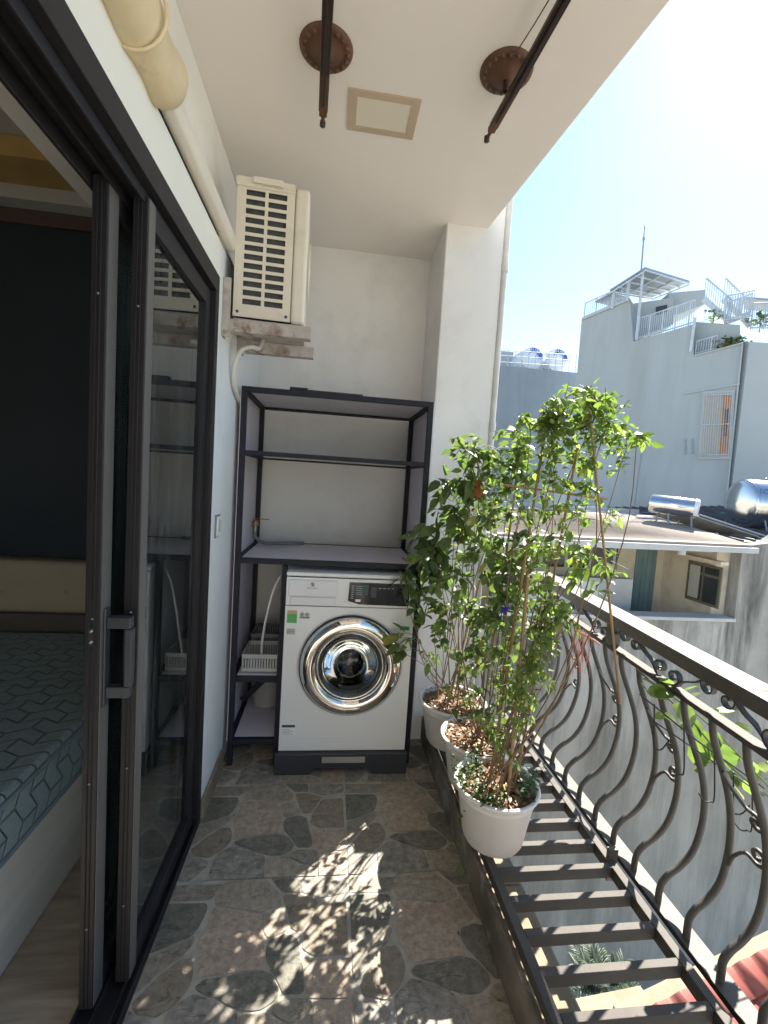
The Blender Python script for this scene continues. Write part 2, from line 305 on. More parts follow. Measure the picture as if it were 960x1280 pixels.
# ------------------------------------------------------------------ mesh builder
class MB:
    def __init__(s): s.v = []; s.f = []; s.sm = []; s.mi = []; s.cur = 0
    def add(s, vs, fs, smooth=False):
        o = len(s.v); s.v += [Vector(x) for x in vs]
        for f in fs: s.f.append([o + i for i in f]); s.sm.append(smooth); s.mi.append(s.cur)
    def box(s, x0, x1, y0, y1, z0, z1, mat_=None):
        vs = [Vector((x, y, z)) for x in (x0, x1) for y in (y0, y1) for z in (z0, z1)]
        if mat_: vs = [mat_ @ v for v in vs]
        s.add(vs, [(0, 1, 3, 2), (4, 6, 7, 5), (0, 4, 5, 1), (2, 3, 7, 6), (0, 2, 6, 4), (1, 5, 7, 3)]); return s
    def bar(s, a, b, w, h, up=(0, 0, 1)):
        a = Vector(a); b = Vector(b); d = b - a; L = d.length; d.normalize(); up = Vector(up)
        sd_ = d.cross(up)
        if sd_.length < 1e-4: sd_ = d.cross(Vector((1, 0, 0)))
        sd_.normalize(); u = sd_.cross(d).normalized()
        vs = []
        for p in (a, b):
            for (i, j) in ((-1, -1), (1, -1), (1, 1), (-1, 1)): vs.append(p + sd_ * (i * w / 2) + u * (j * h / 2))
        s.add(vs, [(3, 2, 1, 0), (4, 5, 6, 7), (0, 1, 5, 4), (1, 2, 6, 5), (2, 3, 7, 6), (3, 0, 4, 7)]); return s
    def tube(s, pts, r, n=8, cap=True, flat=None):
        pts = [Vector(p) for p in pts]; N = len(pts)
        rs = r if hasattr(r, '__len__') else [r] * N
        ref = None; rings = []
        for i in range(N):
            d = (pts[min(i + 1, N - 1)] - pts[max(i - 1, 0)])
            if d.length < 1e-9: d = Vector((0, 0, 1))
            d.normalize()
            if ref is None:
                ref = d.cross(Vector((0, 0, 1)))
                if ref.length < 0.05: ref = d.cross(Vector((1, 0, 0)))
                if flat: ref = Vector(flat)
            ref = (ref - d * ref.dot(d))
            if ref.length < 1e-6: ref = d.orthogonal()
            ref.normalize(); o = d.cross(ref)
            rings.append([pts[i] + (ref * math.cos(2 * math.pi * k / n) + o * math.sin(2 * math.pi * k / n)) * rs[i] for k in range(n)])
        vs = [v for rg in rings for v in rg]; fs = []
        for i in range(N - 1):
            for k in range(n):
                a = i * n + k; b = i * n + (k + 1) % n
                fs.append((a, b, b + n, a + n))
        s.add(vs, fs, True)
        if cap: s.add(rings[0], [tuple(range(n))[::-1]]); s.add(rings[-1], [tuple(range(n))])
        return s
    def lathe(s, prof, c=(0, 0, 0), n=32, axis='Z', mtx=None, arc=(0, 2 * math.pi), smooth=True):
        c = Vector(c); vs = []; full = abs(arc[1] - arc[0] - 2 * math.pi) < 1e-6; k_ = n if full else n + 1
        for (r_, h) in prof:
            for k in range(k_):
                a = arc[0] + (arc[1] - arc[0]) * k / n
                v = Vector((r_ * math.cos(a), r_ * math.sin(a), h))
                if axis == 'Y': v = Vector((v.x, v.z, v.y))
                if axis == 'X': v = Vector((v.z, v.x, v.y))
                if mtx: v = mtx @ v
                vs.append(v + c)
        fs = []
        for i in range(len(prof) - 1):
            for k in range(n):
                k2 = (k + 1) % k_ if full else k + 1
                f = (i * k_ + k, i * k_ + k2, (i + 1) * k_ + k2, (i + 1) * k_ + k)
                fs.append(f if axis == 'Z' or axis == 'X' else f[::-1])
        s.add(vs, fs, smooth); return s
    def prism(s, pts, z0, z1):
        n = len(pts); vs = [Vector((p[0], p[1], z0)) for p in pts] + [Vector((p[0], p[1], z1)) for p in pts]
        s.add(vs, [tuple(range(n))[::-1], tuple(range(n, 2 * n))] + [(i, (i + 1) % n, n + (i + 1) % n, n + i) for i in range(n)]); return s
    def slab(s, pts, off):      # a planar outline pushed along a vector: a solid
        off = Vector(off); pts = [Vector(p) for p in pts]; n = len(pts)
        s.add(pts + [p + off for p in pts], [tuple(range(n)), tuple(range(n, 2 * n))[::-1]] + [(i, n + i, n + (i + 1) % n, (i + 1) % n) for i in range(n)]); return s
    def build(s, name, m_, parent=None, bevel=0.0, seg=2, recalc=False):
        org = Vector((0, 0, 0)); p = parent
        while p is not None: org += p.location; p = p.parent
        me = bpy.data.meshes.new(name); me.from_pydata([v - org for v in s.v], [], s.f)
        for i, pl in enumerate(me.polygons): pl.use_smooth = s.sm[i]; pl.material_index = s.mi[i]
        for mm in (m_ if isinstance(m_, (list, tuple)) else [m_]): me.materials.append(mm)
        if bevel or recalc:
            bm = bmesh.new(); bm.from_mesh(me); bmesh.ops.remove_doubles(bm, verts=bm.verts, dist=1e-6)
            bmesh.ops.recalc_face_normals(bm, faces=bm.faces); bm.to_mesh(me); bm.free()
        o = bpy.data.objects.new(name, me); C.objects.link(o); o.parent = parent
        if bevel:
            b = o.modifiers.new('bevel', 'BEVEL'); b.width = bevel; b.segments = seg; b.limit_method = 'ANGLE'; b.angle_limit = R(40)
            b.harden_normals = False
        return o
def thing(name, label, cat, loc=(0, 0, 0), group=None):
    o = bpy.data.objects.new(name, None); C.objects.link(o); o.location = loc
    o.empty_display_size = 0.1
    o['label'] = label; o['category'] = cat
    if group: o['group'] = group
    return o
def tag(o, label, cat, group=None):
    o['label'] = label; o['category'] = cat
    if group: o['group'] = group
    return o
def struct(o): o['kind'] = 'structure'; return o
def kids(o): return [c for c in bpy.data.objects if c.parent == o]
def copy_tree(o, parent=None):
    c = o.copy(); C.objects.link(c); c.parent = parent
    for ch in kids(o): copy_tree(ch, c)
    return c
def smooth_path(pts, k=6):
    pts = [Vector(p) for p in pts]; out = []
    P = [pts[0] * 2 - pts[1]] + pts + [pts[-1] * 2 - pts[-2]]
    for i in range(1, len(P) - 2):
        for j in range(k):
            t = j / k; a, b, c_, d = P[i - 1], P[i], P[i + 1], P[i + 2]
            out.append(0.5 * ((2 * b) + (c_ - a) * t + (2 * a - 5 * b + 4 * c_ - d) * t * t + (3 * b - a - 3 * c_ + d) * t ** 3))
    out.append(pts[-1]); return out
def text_mb(mb, txt, loc, size, mtx=None, depth=0.0):
    cu = bpy.data.curves.new('lettering', 'FONT'); cu.body = txt; cu.size = size; cu.align_x = 'CENTER'; cu.align_y = 'CENTER'
    cu.extrude = depth
    o = bpy.data.objects.new('lettering', cu); C.objects.link(o); bpy.context.view_layer.update()
    me = bpy.data.meshes.new_from_object(o.evaluated_get(bpy.context.evaluated_depsgraph_get()))
    mtx = mtx or Matrix.Identity(3)
    vs = [mtx @ v.co + Vector(loc) for v in me.vertices]
    mb.add(vs, [tuple(p.vertices) for p in me.polygons])
    bpy.data.objects.remove(o); bpy.data.curves.remove(cu); bpy.data.meshes.remove(me)
FRONT = Matrix(((1, 0, 0), (0, 0, -1), (0, 1, 0)))    # text facing -Y, upright

# ================================================================== SETTING
XW = -0.443; YB = 2.65; ZC = 2.68; YC = 2.27; ZT = 0.165
# ---- balcony floor: crazy-paving print, repeated tile
def floor():
    mats = ['grout', 'stone_dark', 'stone_olive', 'stone_brown', 'stone_tan', 'stone_beige', 'stone_mottled', 'stone_pebble']
    W, H = 0.585, 0.475
    x0 = 0.135 - 0.002; y1 = 1.932
    S = [('stone_dark', 1, [(594, 66), (700, 66), (708, 76), (708, 95), (698, 125), (650, 143), (600, 160)]),
         ('stone_olive', 1, [(588, 30), (740, 30), (712, 52), (706, 60), (590, 60)]),
         ('stone_beige', 0, [(270, 28), (372, 28), (412, 62), (414, 84), (365, 97), (300, 88), (242, 82), (237, 60)]),
         ('stone_pebble', 0, [(386, 28), (465, 30), (466, 58), (420, 58)]),
         ('stone_mottled', 0, [(471, 30), (590, 30), (590, 60), (520, 70), (470, 58)]),
         ('stone_brown', 0, [(420, 64), (465, 62), (514, 76), (495, 108), (474, 134), (447, 132), (432, 95)]),
         ('stone_beige', 0, [(368, 100), (418, 88), (428, 108), (438, 130), (387, 150), (373, 135)]),
         ('stone_tan', 0, [(236, 86), (300, 92), (364, 99), (369, 140), (379, 180), (374, 206), (290, 212), (211, 218), (205, 150), (231, 107)]),
         ('stone_dark', 0, [(380, 165), (390, 151), (430, 141), (461, 150), (467, 180), (480, 248), (470, 254), (428, 254), (405, 218), (381, 190)]),
         ('stone_brown', 0, [(515, 85), (588, 80), (594, 183), (500, 182), (473, 168), (481, 135)]),
         ('stone_tan', 0, [(473, 191), (597, 189), (598, 262), (486, 261), (480, 225)]),
         ('stone_pebble', 0, [(205, 236), (225, 224), (300, 216), (374, 210), (396, 217), (417, 245), (408, 264), (370, 281), (320, 280), (260, 257), (212, 244)]),
         ('stone_olive', 1, [(602, 165), (704, 126), (708, 142), (690, 166), (652, 192), (622, 225), (602, 238)]),
         ('stone_brown', 1, [(620, 243), (655, 200), (690, 170), (718, 168), (736, 195), (738, 222), (718, 250), (690, 268), (640, 262)]),
         ('stone_mottled', 1, [(603, 248), (640, 268), (680, 276), (700, 290), (680, 325), (640, 366), (605, 366)]),
         ('stone_mottled', 0, [(140, 282), (200, 250), (260, 262), (314, 286), (309, 374), (100, 374), (118, 345)]),
         ('stone_beige', 0, [(320, 290), (385, 286), (440, 312), (494, 337), (494, 372), (315, 374)]),
         ('stone_olive', 0, [(395, 283), (426, 263), (499, 263), (499, 325), (445, 306)]),
         ('stone_tan', 0, [(505, 270), (600, 268), (601, 368), (504, 370)])]
    def fl(a, b):
        p = atz(220 + a / 2.824, 970 + b / 2.824, 0); return Vector((p.x, p.y, 0))
    stones = []
    for (mn, right, poly) in S:
        pts = [fl(a, b) for a, b in poly]
        if right: pts = [p - Vector((W, 0, 0)) for p in pts]
        pts = [p - Vector((x0 - W, y1 - H, 0)) for p in pts]
        c = sum(pts, Vector()) / len(pts)
        pts = [c + (p - c) * (1 + 0.0010 / max(0.03, (p - c).length)) for p in pts]
        # rounded corners, slightly uneven outline
        out = []; n = len(pts)
        for i in range(n):
            a, b, d = pts[i - 1], pts[i], pts[(i + 1) % n]
            t1 = min(0.3, 0.009 / max((a - b).length, 1e-4)); t2 = min(0.3, 0.009 / max((d - b).length, 1e-4))
            p1 = b.lerp(a, t1); p2 = b.lerp(d, t2)
            out += [p1, (p1 + p2 + b * 2) / 4, p2]
            q = p2.lerp(d.lerp(b, 0.06), 0.5)
            nn = (d - b).cross(Vector((0, 0, 1))); nn = nn.normalized() if nn.length > 1e-5 else nn
            out.append(q + nn * rnd.uniform(-0.0022, 0.0022))
        stones.append((mn, out))
    b = MB(); b.cur = 0
    b.box(-0.56, 0.55, -3.3, YB, -0.18, 0.0)
    XL, XR, Y0, Y1 = -0.53, 0.549, -3.2, YB - 0.001
    def clip(poly, ax, lim, keep_less):
        out = []
        for i in range(len(poly)):
            a, c = poly[i - 1], poly[i]
            ia = (a[ax] <= lim) if keep_less else (a[ax] >= lim); ic = (c[ax] <= lim) if keep_less else (c[ax] >= lim)
            if ia != ic: out.append(a.lerp(c, (lim - a[ax]) / (c[ax] - a[ax])))
            if ic: out.append(c)
        return out
    for i in range(-1, 2):
        for j in range(-11, 3):
            ox = x0 - W + i * W; oy = y1 - H + j * H
            for k_, (mn, pts) in enumerate(stones):
                q = [p + Vector((ox, oy, 0.0012 + 0.0001 * k_)) for p in pts]
                e_ = 0.0012
                for ax, lim, kl in ((0, max(XL, ox + e_), False), (0, min(XR, ox + W - e_), True), (1, max(Y0, oy + e_), False), (1, min(Y1, oy + H - e_), True)):
                    if q: q = clip(q, ax, lim, kl)
                if len(q) < 3: continue
                b.cur = mats.index(mn); b.add(q, [tuple(range(len(q)))])
    o = b.build('balcony_floor', [M[x] for x in mats])
    # all stones face up
    bm = bmesh.new(); bm.from_mesh(o.data)
    for f in bm.faces:
        if f.material_index > 0 and f.normal.z < 0: f.normal_flip()
    bm.to_mesh(o.data); bm.free()
    struct(o)
floor()
# ---- ceiling slab (outer edge runs slightly skew)
b = MB(); b.prism([(-0.62, -3.3), (1.2, -3.3), (0.712, YC + 0.01), (0.70, 3.0), (-0.62, 3.0)], ZC, ZC + 0.3)
struct(b.build('ceiling', M['ceil'], bevel=0.004))
b = MB(); b.box(-0.55, 0.5, 2.651, 2.85, -0.15, 2.679)
tag(b.build('back_wall', M['paint']), 'white painted wall closing the far end of the balcony behind the shelf', 'wall')
# left wall: pier beyond the door, band over the door, recessed upper wall
lw = thing('side_wall', 'white wall on the door side with bare pier and painted band above the dark door frame', 'wall', (XW, 2.2, 0))
b = MB(); b.box(-0.62, XW, 1.722, YB, 0.0, 2.20); b.build('pier', M['bluewall'], lw, bevel=0.004)
b = MB(); b.box(-0.62, XW, -1.6, 1.720, 2.075, 2.20); b.build('lintel_band', M['white_lintel'], lw, bevel=0.003)
b = MB(); b.box(-0.70, -0.505, -3.3, YB, 2.202, 2.679); b.box(-0.70, XW, -3.3, -1.602, 0.001, 2.2); b.build('upper_wall', M['paint'], lw)
b = MB(); b.box(XW + 0.0015, XW + 0.013, 1.728, 2.055, 0.003, 0.085); b.build('skirting_tile', M['ledge'], lw, bevel=0.002)
b = MB(); b.box(-0.62, 1.0, -3.42, -3.302, -0.1, 2.679)
tag(b.build('rear_wall', M['paint']), 'white wall at the near end of the balcony behind the viewer', 'wall')
# column / pier on the right
col = thing('corner_pillar', 'wide white painted pillar right of the metal shelf with a drain pipe on its outer corner', 'pillar', (0.65, YC, 0))
b = MB(); b.box(0.50, 0.80, YC, 3.2, -6.0, 6.0); b.build('pillar_shaft', M['paint'], col, bevel=0.006)
b = MB(); b.tube([(0.815, YC + 0.005, -6), (0.815, YC + 0.005, 6)], 0.016, 12); dp = b.build('drain_pipe', M['pipe'], col)
for z in (0.9, 1.70, 2.5):
    b = MB(); b.tube([(0.815, YC + 0.005, z - 0.02), (0.815, YC + 0.005, z + 0.02)], 0.02, 12); b.build('pipe_collar', M['pipe'], dp)
# ---- kerb and own ledge below the grating
b = MB(); b.box(0.5505, 0.568, -3.3, YC - 0.002, -0.17, 0.131)
kb = b.build('kerb', M['kerb'], bevel=0.003); struct(kb)
b = MB()
yy = -1.5
b.box(0.5685, 0.82, -3.3, 2.26, -0.30, -0.14)
lg = thing('outer_ledge', 'stained pale concrete ledge just below the metal grating', 'ledge', (0.64, 0.5, -0.3))
b.build('ledge_slab', M['ledge'], lg, bevel=0.01)
b = MB(); y = -0.6
while y < 2.2:
    L = rnd.uniform(0.14, 0.3); w_ = rnd.uniform(0.03, 0.09)
    b.box(0.66 + rnd.uniform(0, 0.06), 0.81 - rnd.uniform(0, 0.05), y, y + L, -0.1395, -0.139 + rnd.uniform(0.008, 0.03)); y += L + rnd.uniform(0.01, 0.08)
b.build('broken_mortar', M['ledge'], lg, bevel=0.006)

# ================================================================== SLIDING DOOR
df = thing('door_frame', 'dark grey aluminium frame around the sliding glass doors', 'door frame', (-0.50, 1.0, 0))
b = MB()
b.box(-0.56, XW + 0.004, -1.6, 1.720, 2.012, 2.073)           # head
b.box(-0.56, -0.551, -1.6, 1.72, 1.975, 2.012); b.box(-0.517, -0.509, -1.6, 1.68, 1.985, 2.012); b.box(-0.470, -0.462, -1.6, 1.68, 1.985, 2.012)
b.build('head_track', M['alu'], df, bevel=0.002)
b = MB(); b.box(-0.56, XW + 0.004, 1.680, 1.7205, 0.0, 2.011); b.box(-0.50, -0.47, 1.672, 1.681, 0.0, 2.011)
b.build('jamb', M['alu'], df, bevel=0.002)
b = MB(); b.box(-0.56, XW + 0.004, -1.6, 1.6795, 0.002, 0.018)
for x in (-0.555, -0.513, -0.466, XW - 0.004): b.box(x, x + 0.006, -1.6, 1.6795, 0.018, 0.032)
b.build('sill_track', M['alu'], df, bevel=0.001)
def panel(xc, y0, y1, label, wstile, handle=False):
    t = thing('sliding_door', label, 'sliding door', (xc, y0, 0.034))
    h = 0.016
    b = MB(); b.box(xc - h, xc + h, y0, y0 + wstile, 0.034, 2.0)
    # raised grooves on the edge that faces the opening
    b.box(xc - h + 0.010, xc - h + 0.013, y0 - 0.003, y0, 0.04, 1.99); b.box(xc + h - 0.013, xc + h - 0.010, y0 - 0.003, y0, 0.04, 1.99)
    b.build('stile', M['alu'], t, bevel=0.0015)
    b = MB(); b.box(xc + h + 0.0002, xc + h + 0.002, y0 + 0.004, y0 + wstile - 0.003, 0.036, 1.998); b.build('stile_face', M['alu_face'], t)
    b = MB(); b.box(xc - h, xc + h, y1 - 0.045, y1, 0.034, 2.0); b.build('stile', M['alu'], t, bevel=0.0015)
    b = MB(); b.box(xc - h, xc + h, y0 + wstile, y1 - 0.045, 0.034, 0.095); b.build('bottom_rail', M['alu'], t, bevel=0.0015)
    b = MB(); b.box(xc - h, xc + h, y0 + wstile, y1 - 0.045, 1.945, 2.0); b.build('top_rail', M['alu'], t, bevel=0.0015)
    b = MB(); b.box(xc - 0.003, xc + 0.003, y0 + wstile, y1 - 0.045, 0.095, 1.945); b.build('glass_pane', M['glass'], t)
    b = MB()
    for z in (0.25, 0.62, 1.02, 1.75): b.lathe([(0, -0.002), (0.0025, -0.0015), (0.003, 0)], (xc + 0.001, y0 - 0.003, z), 10, 'Y')
    b.build('screw', M['steel'], t)
    if handle:
        b = MB(); ya = y0 + 0.024
        b.box(xc + h + 0.002, xc + h + 0.008, ya - 0.012, ya + 0.012, 0.80, 1.04)
        for z in (0.835, 1.005): b.box(xc + h + 0.008, xc + h + 0.062, ya - 0.009, ya + 0.011, z - 0.014, z + 0.014)
        b.box(xc + h + 0.048, xc + h + 0.066, ya - 0.009, ya + 0.011, 0.849, 0.991)
        b.build('handle', M['dark_plastic'], t, bevel=0.004, seg=3)
        b = MB(); b.box(xc - 0.005, xc + 0.005, y0 - 0.005, y0 - 0.0005, 0.955, 1.0)
        lk = b.build('lock_plate', M['rubber'], t)
        b = MB(); b.lathe([(0, -0.004), (0.004, -0.003), (0.005, 0)], (xc, y0 - 0.005, 0.966), 12, 'Y'); b.lathe([(0, -0.004), (0.004, -0.003), (0.005, 0)], (xc, y0 - 0.005, 0.992), 12, 'Y')
        b.build('lock_screw', M['steel'], lk)
    return t
panel(-0.532, 1.078, 1.67, 'open sliding glass door with pull handle, slid behind the fixed glass panel', 0.050, True)
panel(-0.472, 1.135, 1.669, 'fixed glass door panel on the balcony side reflecting the shelf and air conditioner', 0.044)

# ================================================================== BEDROOM (behind the open door)
b = MB(); b.box(-3.4, -0.5605, -1.6, 2.6, -0.15, 0.0); struct(b.build('bedroom_floor', M['planks']))
b = MB(); b.box(-3.4, -0.71, -1.6, 2.6, 2.75, 2.9); struct(b.build('bedroom_ceiling', M['roomwall']))
b = MB(); b.box(-3.5, -0.63, 2.6, 2.75, -0.1, 2.9)
tag(b.build('bedroom_wall', M['roomwall']), 'dim bedroom wall behind the dark wardrobe panel', 'wall')
b = MB(); b.box(-3.5, -3.4, -1.6, 2.6, -0.1, 2.9)
tag(b.build('bedroom_wall', M['roomwall']), 'far bedroom wall across the bed from the sliding door', 'wall')
b = MB(); b.box(-3.5, -0.63, -1.75, -1.601, -0.1, 2.9)
tag(b.build('bedroom_wall', M['roomwall']), 'bedroom wall behind the foot of the bed', 'wall')
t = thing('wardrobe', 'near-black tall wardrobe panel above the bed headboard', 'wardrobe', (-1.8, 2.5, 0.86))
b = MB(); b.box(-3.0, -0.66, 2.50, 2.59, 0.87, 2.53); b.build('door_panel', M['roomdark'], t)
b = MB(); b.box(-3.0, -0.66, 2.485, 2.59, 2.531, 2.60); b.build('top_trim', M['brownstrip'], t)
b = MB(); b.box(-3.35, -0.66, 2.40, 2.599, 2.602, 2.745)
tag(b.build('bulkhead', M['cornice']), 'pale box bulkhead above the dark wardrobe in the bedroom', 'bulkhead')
t = thing('curtain_box', 'white cornice box with a curtain rod running above the sliding door inside the room', 'cornice', (-0.8, 0.5, 2.2))
b = MB(); b.box(-0.70, -0.65, -1.5, 2.39, 2.075, 2.60); b.build('inner_board', M['cornice'], t, bevel=0.004)
b = MB(); b.box(-0.93, -0.88, -1.5, 2.39, 2.40, 2.46); b.box(-0.93, -0.91, -1.5, 2.39, 2.46, 2.75); b.build('outer_board', M['cornice'], t, bevel=0.004)
b = MB(); b.tube([(-0.80, -1.4, 2.232), (-0.80, 2.3, 2.232)], 0.012, 10); b.build('curtain_rod', M['cornice'], t)
b = MB(); b.box(-2.6, -1.2, 2.18, 2.39, 2.66, 2.745)
tag(b.build('cove_panel', M['yellow_cove_light']), 'recessed ceiling cove in the bedroom, its yellow light put into the colour', 'ceiling cove')
t = thing('bed', 'grey-blue quilted mattress on a pale wooden box bed with a tan padded headboard', 'bed', (-1.6, 1.4, 0))
XB = -0.80
b = MB(); b.box(-2.5, XB, -0.9, 2.38, 0.002, 0.32); b.build('bed_base', M['bedbase'], t, bevel=0.004)
b = MB(); b.box(-2.48, XB + 0.012, -0.88, 2.37, 0.322, 0.515); b.build('mattress', M['quilt'], t, bevel=0.022, seg=4)
b = MB()
for z in (0.492, 0.340): b.tube([(XB + 0.014, -0.86, z), (XB + 0.014, 2.35, z)], 0.008, 6)
mtp = b.build('piping', M['piping'], t)
b = MB(); b.box(-2.6, -0.68, 2.385, 2.498, 0.60, 0.868)
b.build('headboard_cushion', M['headboard'], t, bevel=0.03, seg=4)
b = MB(); b.box(-2.6, -0.68, 2.39, 2.499, 0.05, 0.598); b.build('headboard_panel', M['headboard2'], t, bevel=0.01)
b = MB()
for x in (-2.2, -1.9, -1.6, -1.3, -1.0):
    b.lathe([(0, -0.006), (0.010, -0.004), (0.012, 0)], (x, 2.386, 0.72), 10, 'Y')
b.build('cushion_button', M['headboard'], t)

# ================================================================== CEILING FITTINGS
def rosette(px, py, label):
    c = atz(px, py, ZC)
    t = thing('ceiling_rosette', label, 'ceiling rosette', (c.x, c.y, ZC), 'brown ceiling rosettes')
    b = MB(); prof = [(0.0, -0.030), (0.018, -0.030), (0.024, -0.020), (0.045, -0.018), (0.052, -0.010), (0.068, -0.012), (0.080, -0.006), (0.082, -0.0005)]
    b.lathe([(r_, h) for r_, h in prof], (c.x, c.y, ZC), 36); b.build('disc', M['rosette'], t)
    b = MB()
    for k in range(18):
        a = k * math.pi / 9; b.lathe([(0, -0.018), (0.006, -0.014), (0.009, -0.006)], (c.x + 0.066 * math.cos(a), c.y + 0.066 * math.sin(a), ZC), 8)
    b.build('petal_rim', M['rosette'], t)
    b = MB(); b.tube([(c.x, c.y, ZC - 0.028), (c.x, c.y, ZC - 0.06)], 0.008, 8); b.build('hook_stem', M['rack_metal'], t)
    return c
c1 = rosette(408, 60, 'round brown rosette on the ceiling above the left drying rail')
c2 = rosette(633, 89, 'round brown rosette on the ceiling above the right drying rail')
def rail(p0, p1, ztop, label):
    a = Vector(p0); e = Vector(p1); d = (e - a).normalized()
    t = thing('drying_rail', label, 'drying rail', tuple(e), 'ceiling drying rails')
    b = MB(); b.bar(a, e, 0.030, 0.014); b.bar(a + Vector((0, 0, -0.010)), e - d * 0.03 + Vector((0, 0, -0.010)), 0.009, 0.010)
    b.build('rail_profile', M['rack_metal'], t, bevel=0.002)
    b = MB(); b.bar(e - d * 0.14, e + d * 0.02, 0.026, 0.016); b.tube([e, e + d * 0.05], [0.009, 0.006], 8)
    b.build('end_cap', M['rosette'], t, bevel=0.003)
    b = MB(); b.lathe([(0.0, -0.014), (0.010, -0.010), (0.010, 0.006), (0, 0.008)], e + d * 0.055 + Vector((0, 0, 0)), 10); b.build('end_knob', M['rack_metal'], t)
e1 = atz(404, 138, 2.60); s1 = atz(410, 0, 2.60); s1 = e1 + (s1 - e1) * 4.0
e2 = atz(617, 158, 2.60); s2 = atz(705, 0, 2.60); s2 = e2 + (s2 - e2) * 4.0
rail(s1, e1, ZC, 'brown metal drying rail under the ceiling, the left one with a straight tip')
rail(s2, e2, ZC, 'brown metal drying rail near the outer edge of the ceiling, slanting to the right')
b = MB(); q0 = atz(636, 80, ZC - 0.03); q1 = atz(668, 30, ZC - 0.02); q2 = atz(692, -10, ZC - 0.03); b.tube([q0, q1, q2], 0.0018, 5)
tag(b.build('cable', M['rosette']), 'thin cable running along the ceiling from the right rosette', 'cable')
t = thing('ceiling_panel', 'flat square ceiling panel with a tan frame and cream centre', 'ceiling panel', (0.108, 1.68, ZC))  # square tape outline where a lamp used to be, no light fitting
b = MB(); X0, X1, Y0_, Y1_ = -0.015, 0.232, 1.590, 1.768
for (xa, xb, ya, yb) in ((X0, X1, Y0_, Y0_ + 0.026), (X0, X1, Y1_ - 0.026, Y1_), (X0, X0 + 0.03, Y0_ + 0.026, Y1_ - 0.026), (X1 - 0.03, X1, Y0_ + 0.026, Y1_ - 0.026)):
    b.box(xa, xb, ya, yb, ZC - 0.005, ZC - 0.0005)
b.build('panel_frame', M['tape'], t)
b = MB(); b.box(X0 + 0.03, X1 - 0.03, Y0_ + 0.026, Y1_ - 0.026, ZC - 0.003, ZC - 0.0005); b.build('panel_centre', M['lens'], t)

# ================================================================== AIR CONDITIONER
ax0, ax1, ay0, ay1, az0, az1 = -0.412, -0.145, 1.80, 2.06, 1.968, 2.462
ac = thing('air_conditioner', 'aged cream outdoor air conditioner unit on rusty wall brackets in the corner', 'air conditioner', (-0.27, 2.15, az0))
b = MB()
b.box(ax0, ax1 - 0.055, ay0, ay0 + 0.003, az0 + 0.0, az0 + 0.035); b.box(ax0, ax1 - 0.055, ay0, ay0 + 0.003, az1 - 0.03, az1)
b.box(ax0, ax0 + 0.033, ay0, ay0 + 0.003, az0 + 0.035, az1 - 0.03); b.box(ax1 - 0.085, ax1 - 0.055, ay0, ay0 + 0.003, az0 + 0.035, az1 - 0.03)
sx0, sx1 = ax0 + 0.033, ax1 - 0.085; xm = (sx0 + sx1) / 2
b.box(xm - 0.006, xm + 0.006, ay0, ay0 + 0.003, az0 + 0.035, az1 - 0.03)
NR = 13; zz0 = az0 + 0.035; zz1 = az1 - 0.03; st = (zz1 - zz0) / NR
for k in range(NR):
    z = zz0 + k * st
    for (xa, xb) in ((sx0, xm - 0.006), (xm + 0.006, sx1)):
        b.box(xa, xb, ay0, ay0 + 0.003, z, z + st * 0.36)
b.build('slotted_side', M['ac'], ac)
b = MB(); b.box(ax0 + 0.004, ax1 - 0.06, ay0 + 0.014, ay1 - 0.02, az0 + 0.01, az1 - 0.012); b.build('coil', M['ac_dark'], ac)
b = MB(); b.box(ax1 - 0.0545, ax1, ay0 - 0.003, ay1, az0 - 0.004, az1 + 0.006)
b.build('front_casing', M['ac'], ac, bevel=0.014, seg=3)
b = MB(); b.box(ax0 - 0.004, ax1 - 0.056, ay0 - 0.006, ay1, az1 - 0.0, az1 + 0.012); b.box(ax0 - 0.004, ax1 - 0.056, ay0 - 0.006, ay0 - 0.0005, az1 - 0.022, az1)
b.box(xm - 0.05, xm + 0.06, ay0 - 0.020, ay0 - 0.006, az1 - 0.012, az1 + 0.010)
b.build('top_cover', M['ac'], ac, bevel=0.005, seg=2)
b = MB(); b.box(ax0, ax1, ay0 + 0.006, ay1, az0 - 0.016, az0 - 0.0045); b.build('base_pan', M['bracket'], ac, bevel=0.003)
b = MB()
for (x, z) in ((ax0 + 0.016, az0 + 0.018), (ax1 - 0.07, az0 + 0.018), (ax0 + 0.016, az1 - 0.012), (ax1 - 0.07, az1 - 0.012)):
    b.lathe([(0, -0.004), (0.005, -0.003), (0.006, 0)], (x, ay0, z), 10, 'Y')
b.build('screw', M['ac_dark'], ac)
b = MB(); cy_, cz_ = 1.93, 2.21
for r_ in [0.02 + 0.015 * k for k in range(7)]:
    b.tube([(ax1 + 0.008, cy_ + r_ * math.cos(a * math.pi / 16), cz_ + r_ * math.sin(a * math.pi / 16)) for a in range(33)], 0.002, 5, cap=False)
for k in range(8):
    a = k * math.pi / 4; b.bar((ax1 + 0.006, cy_, cz_), (ax1 + 0.006, cy_ + 0.11 * math.cos(a), cz_ + 0.11 * math.sin(a)), 0.003, 0.003)
b.build('fan_grille', M['ac'], ac)
ac.rotation_euler.z = R(3.0); ac.location.x -= 0.014
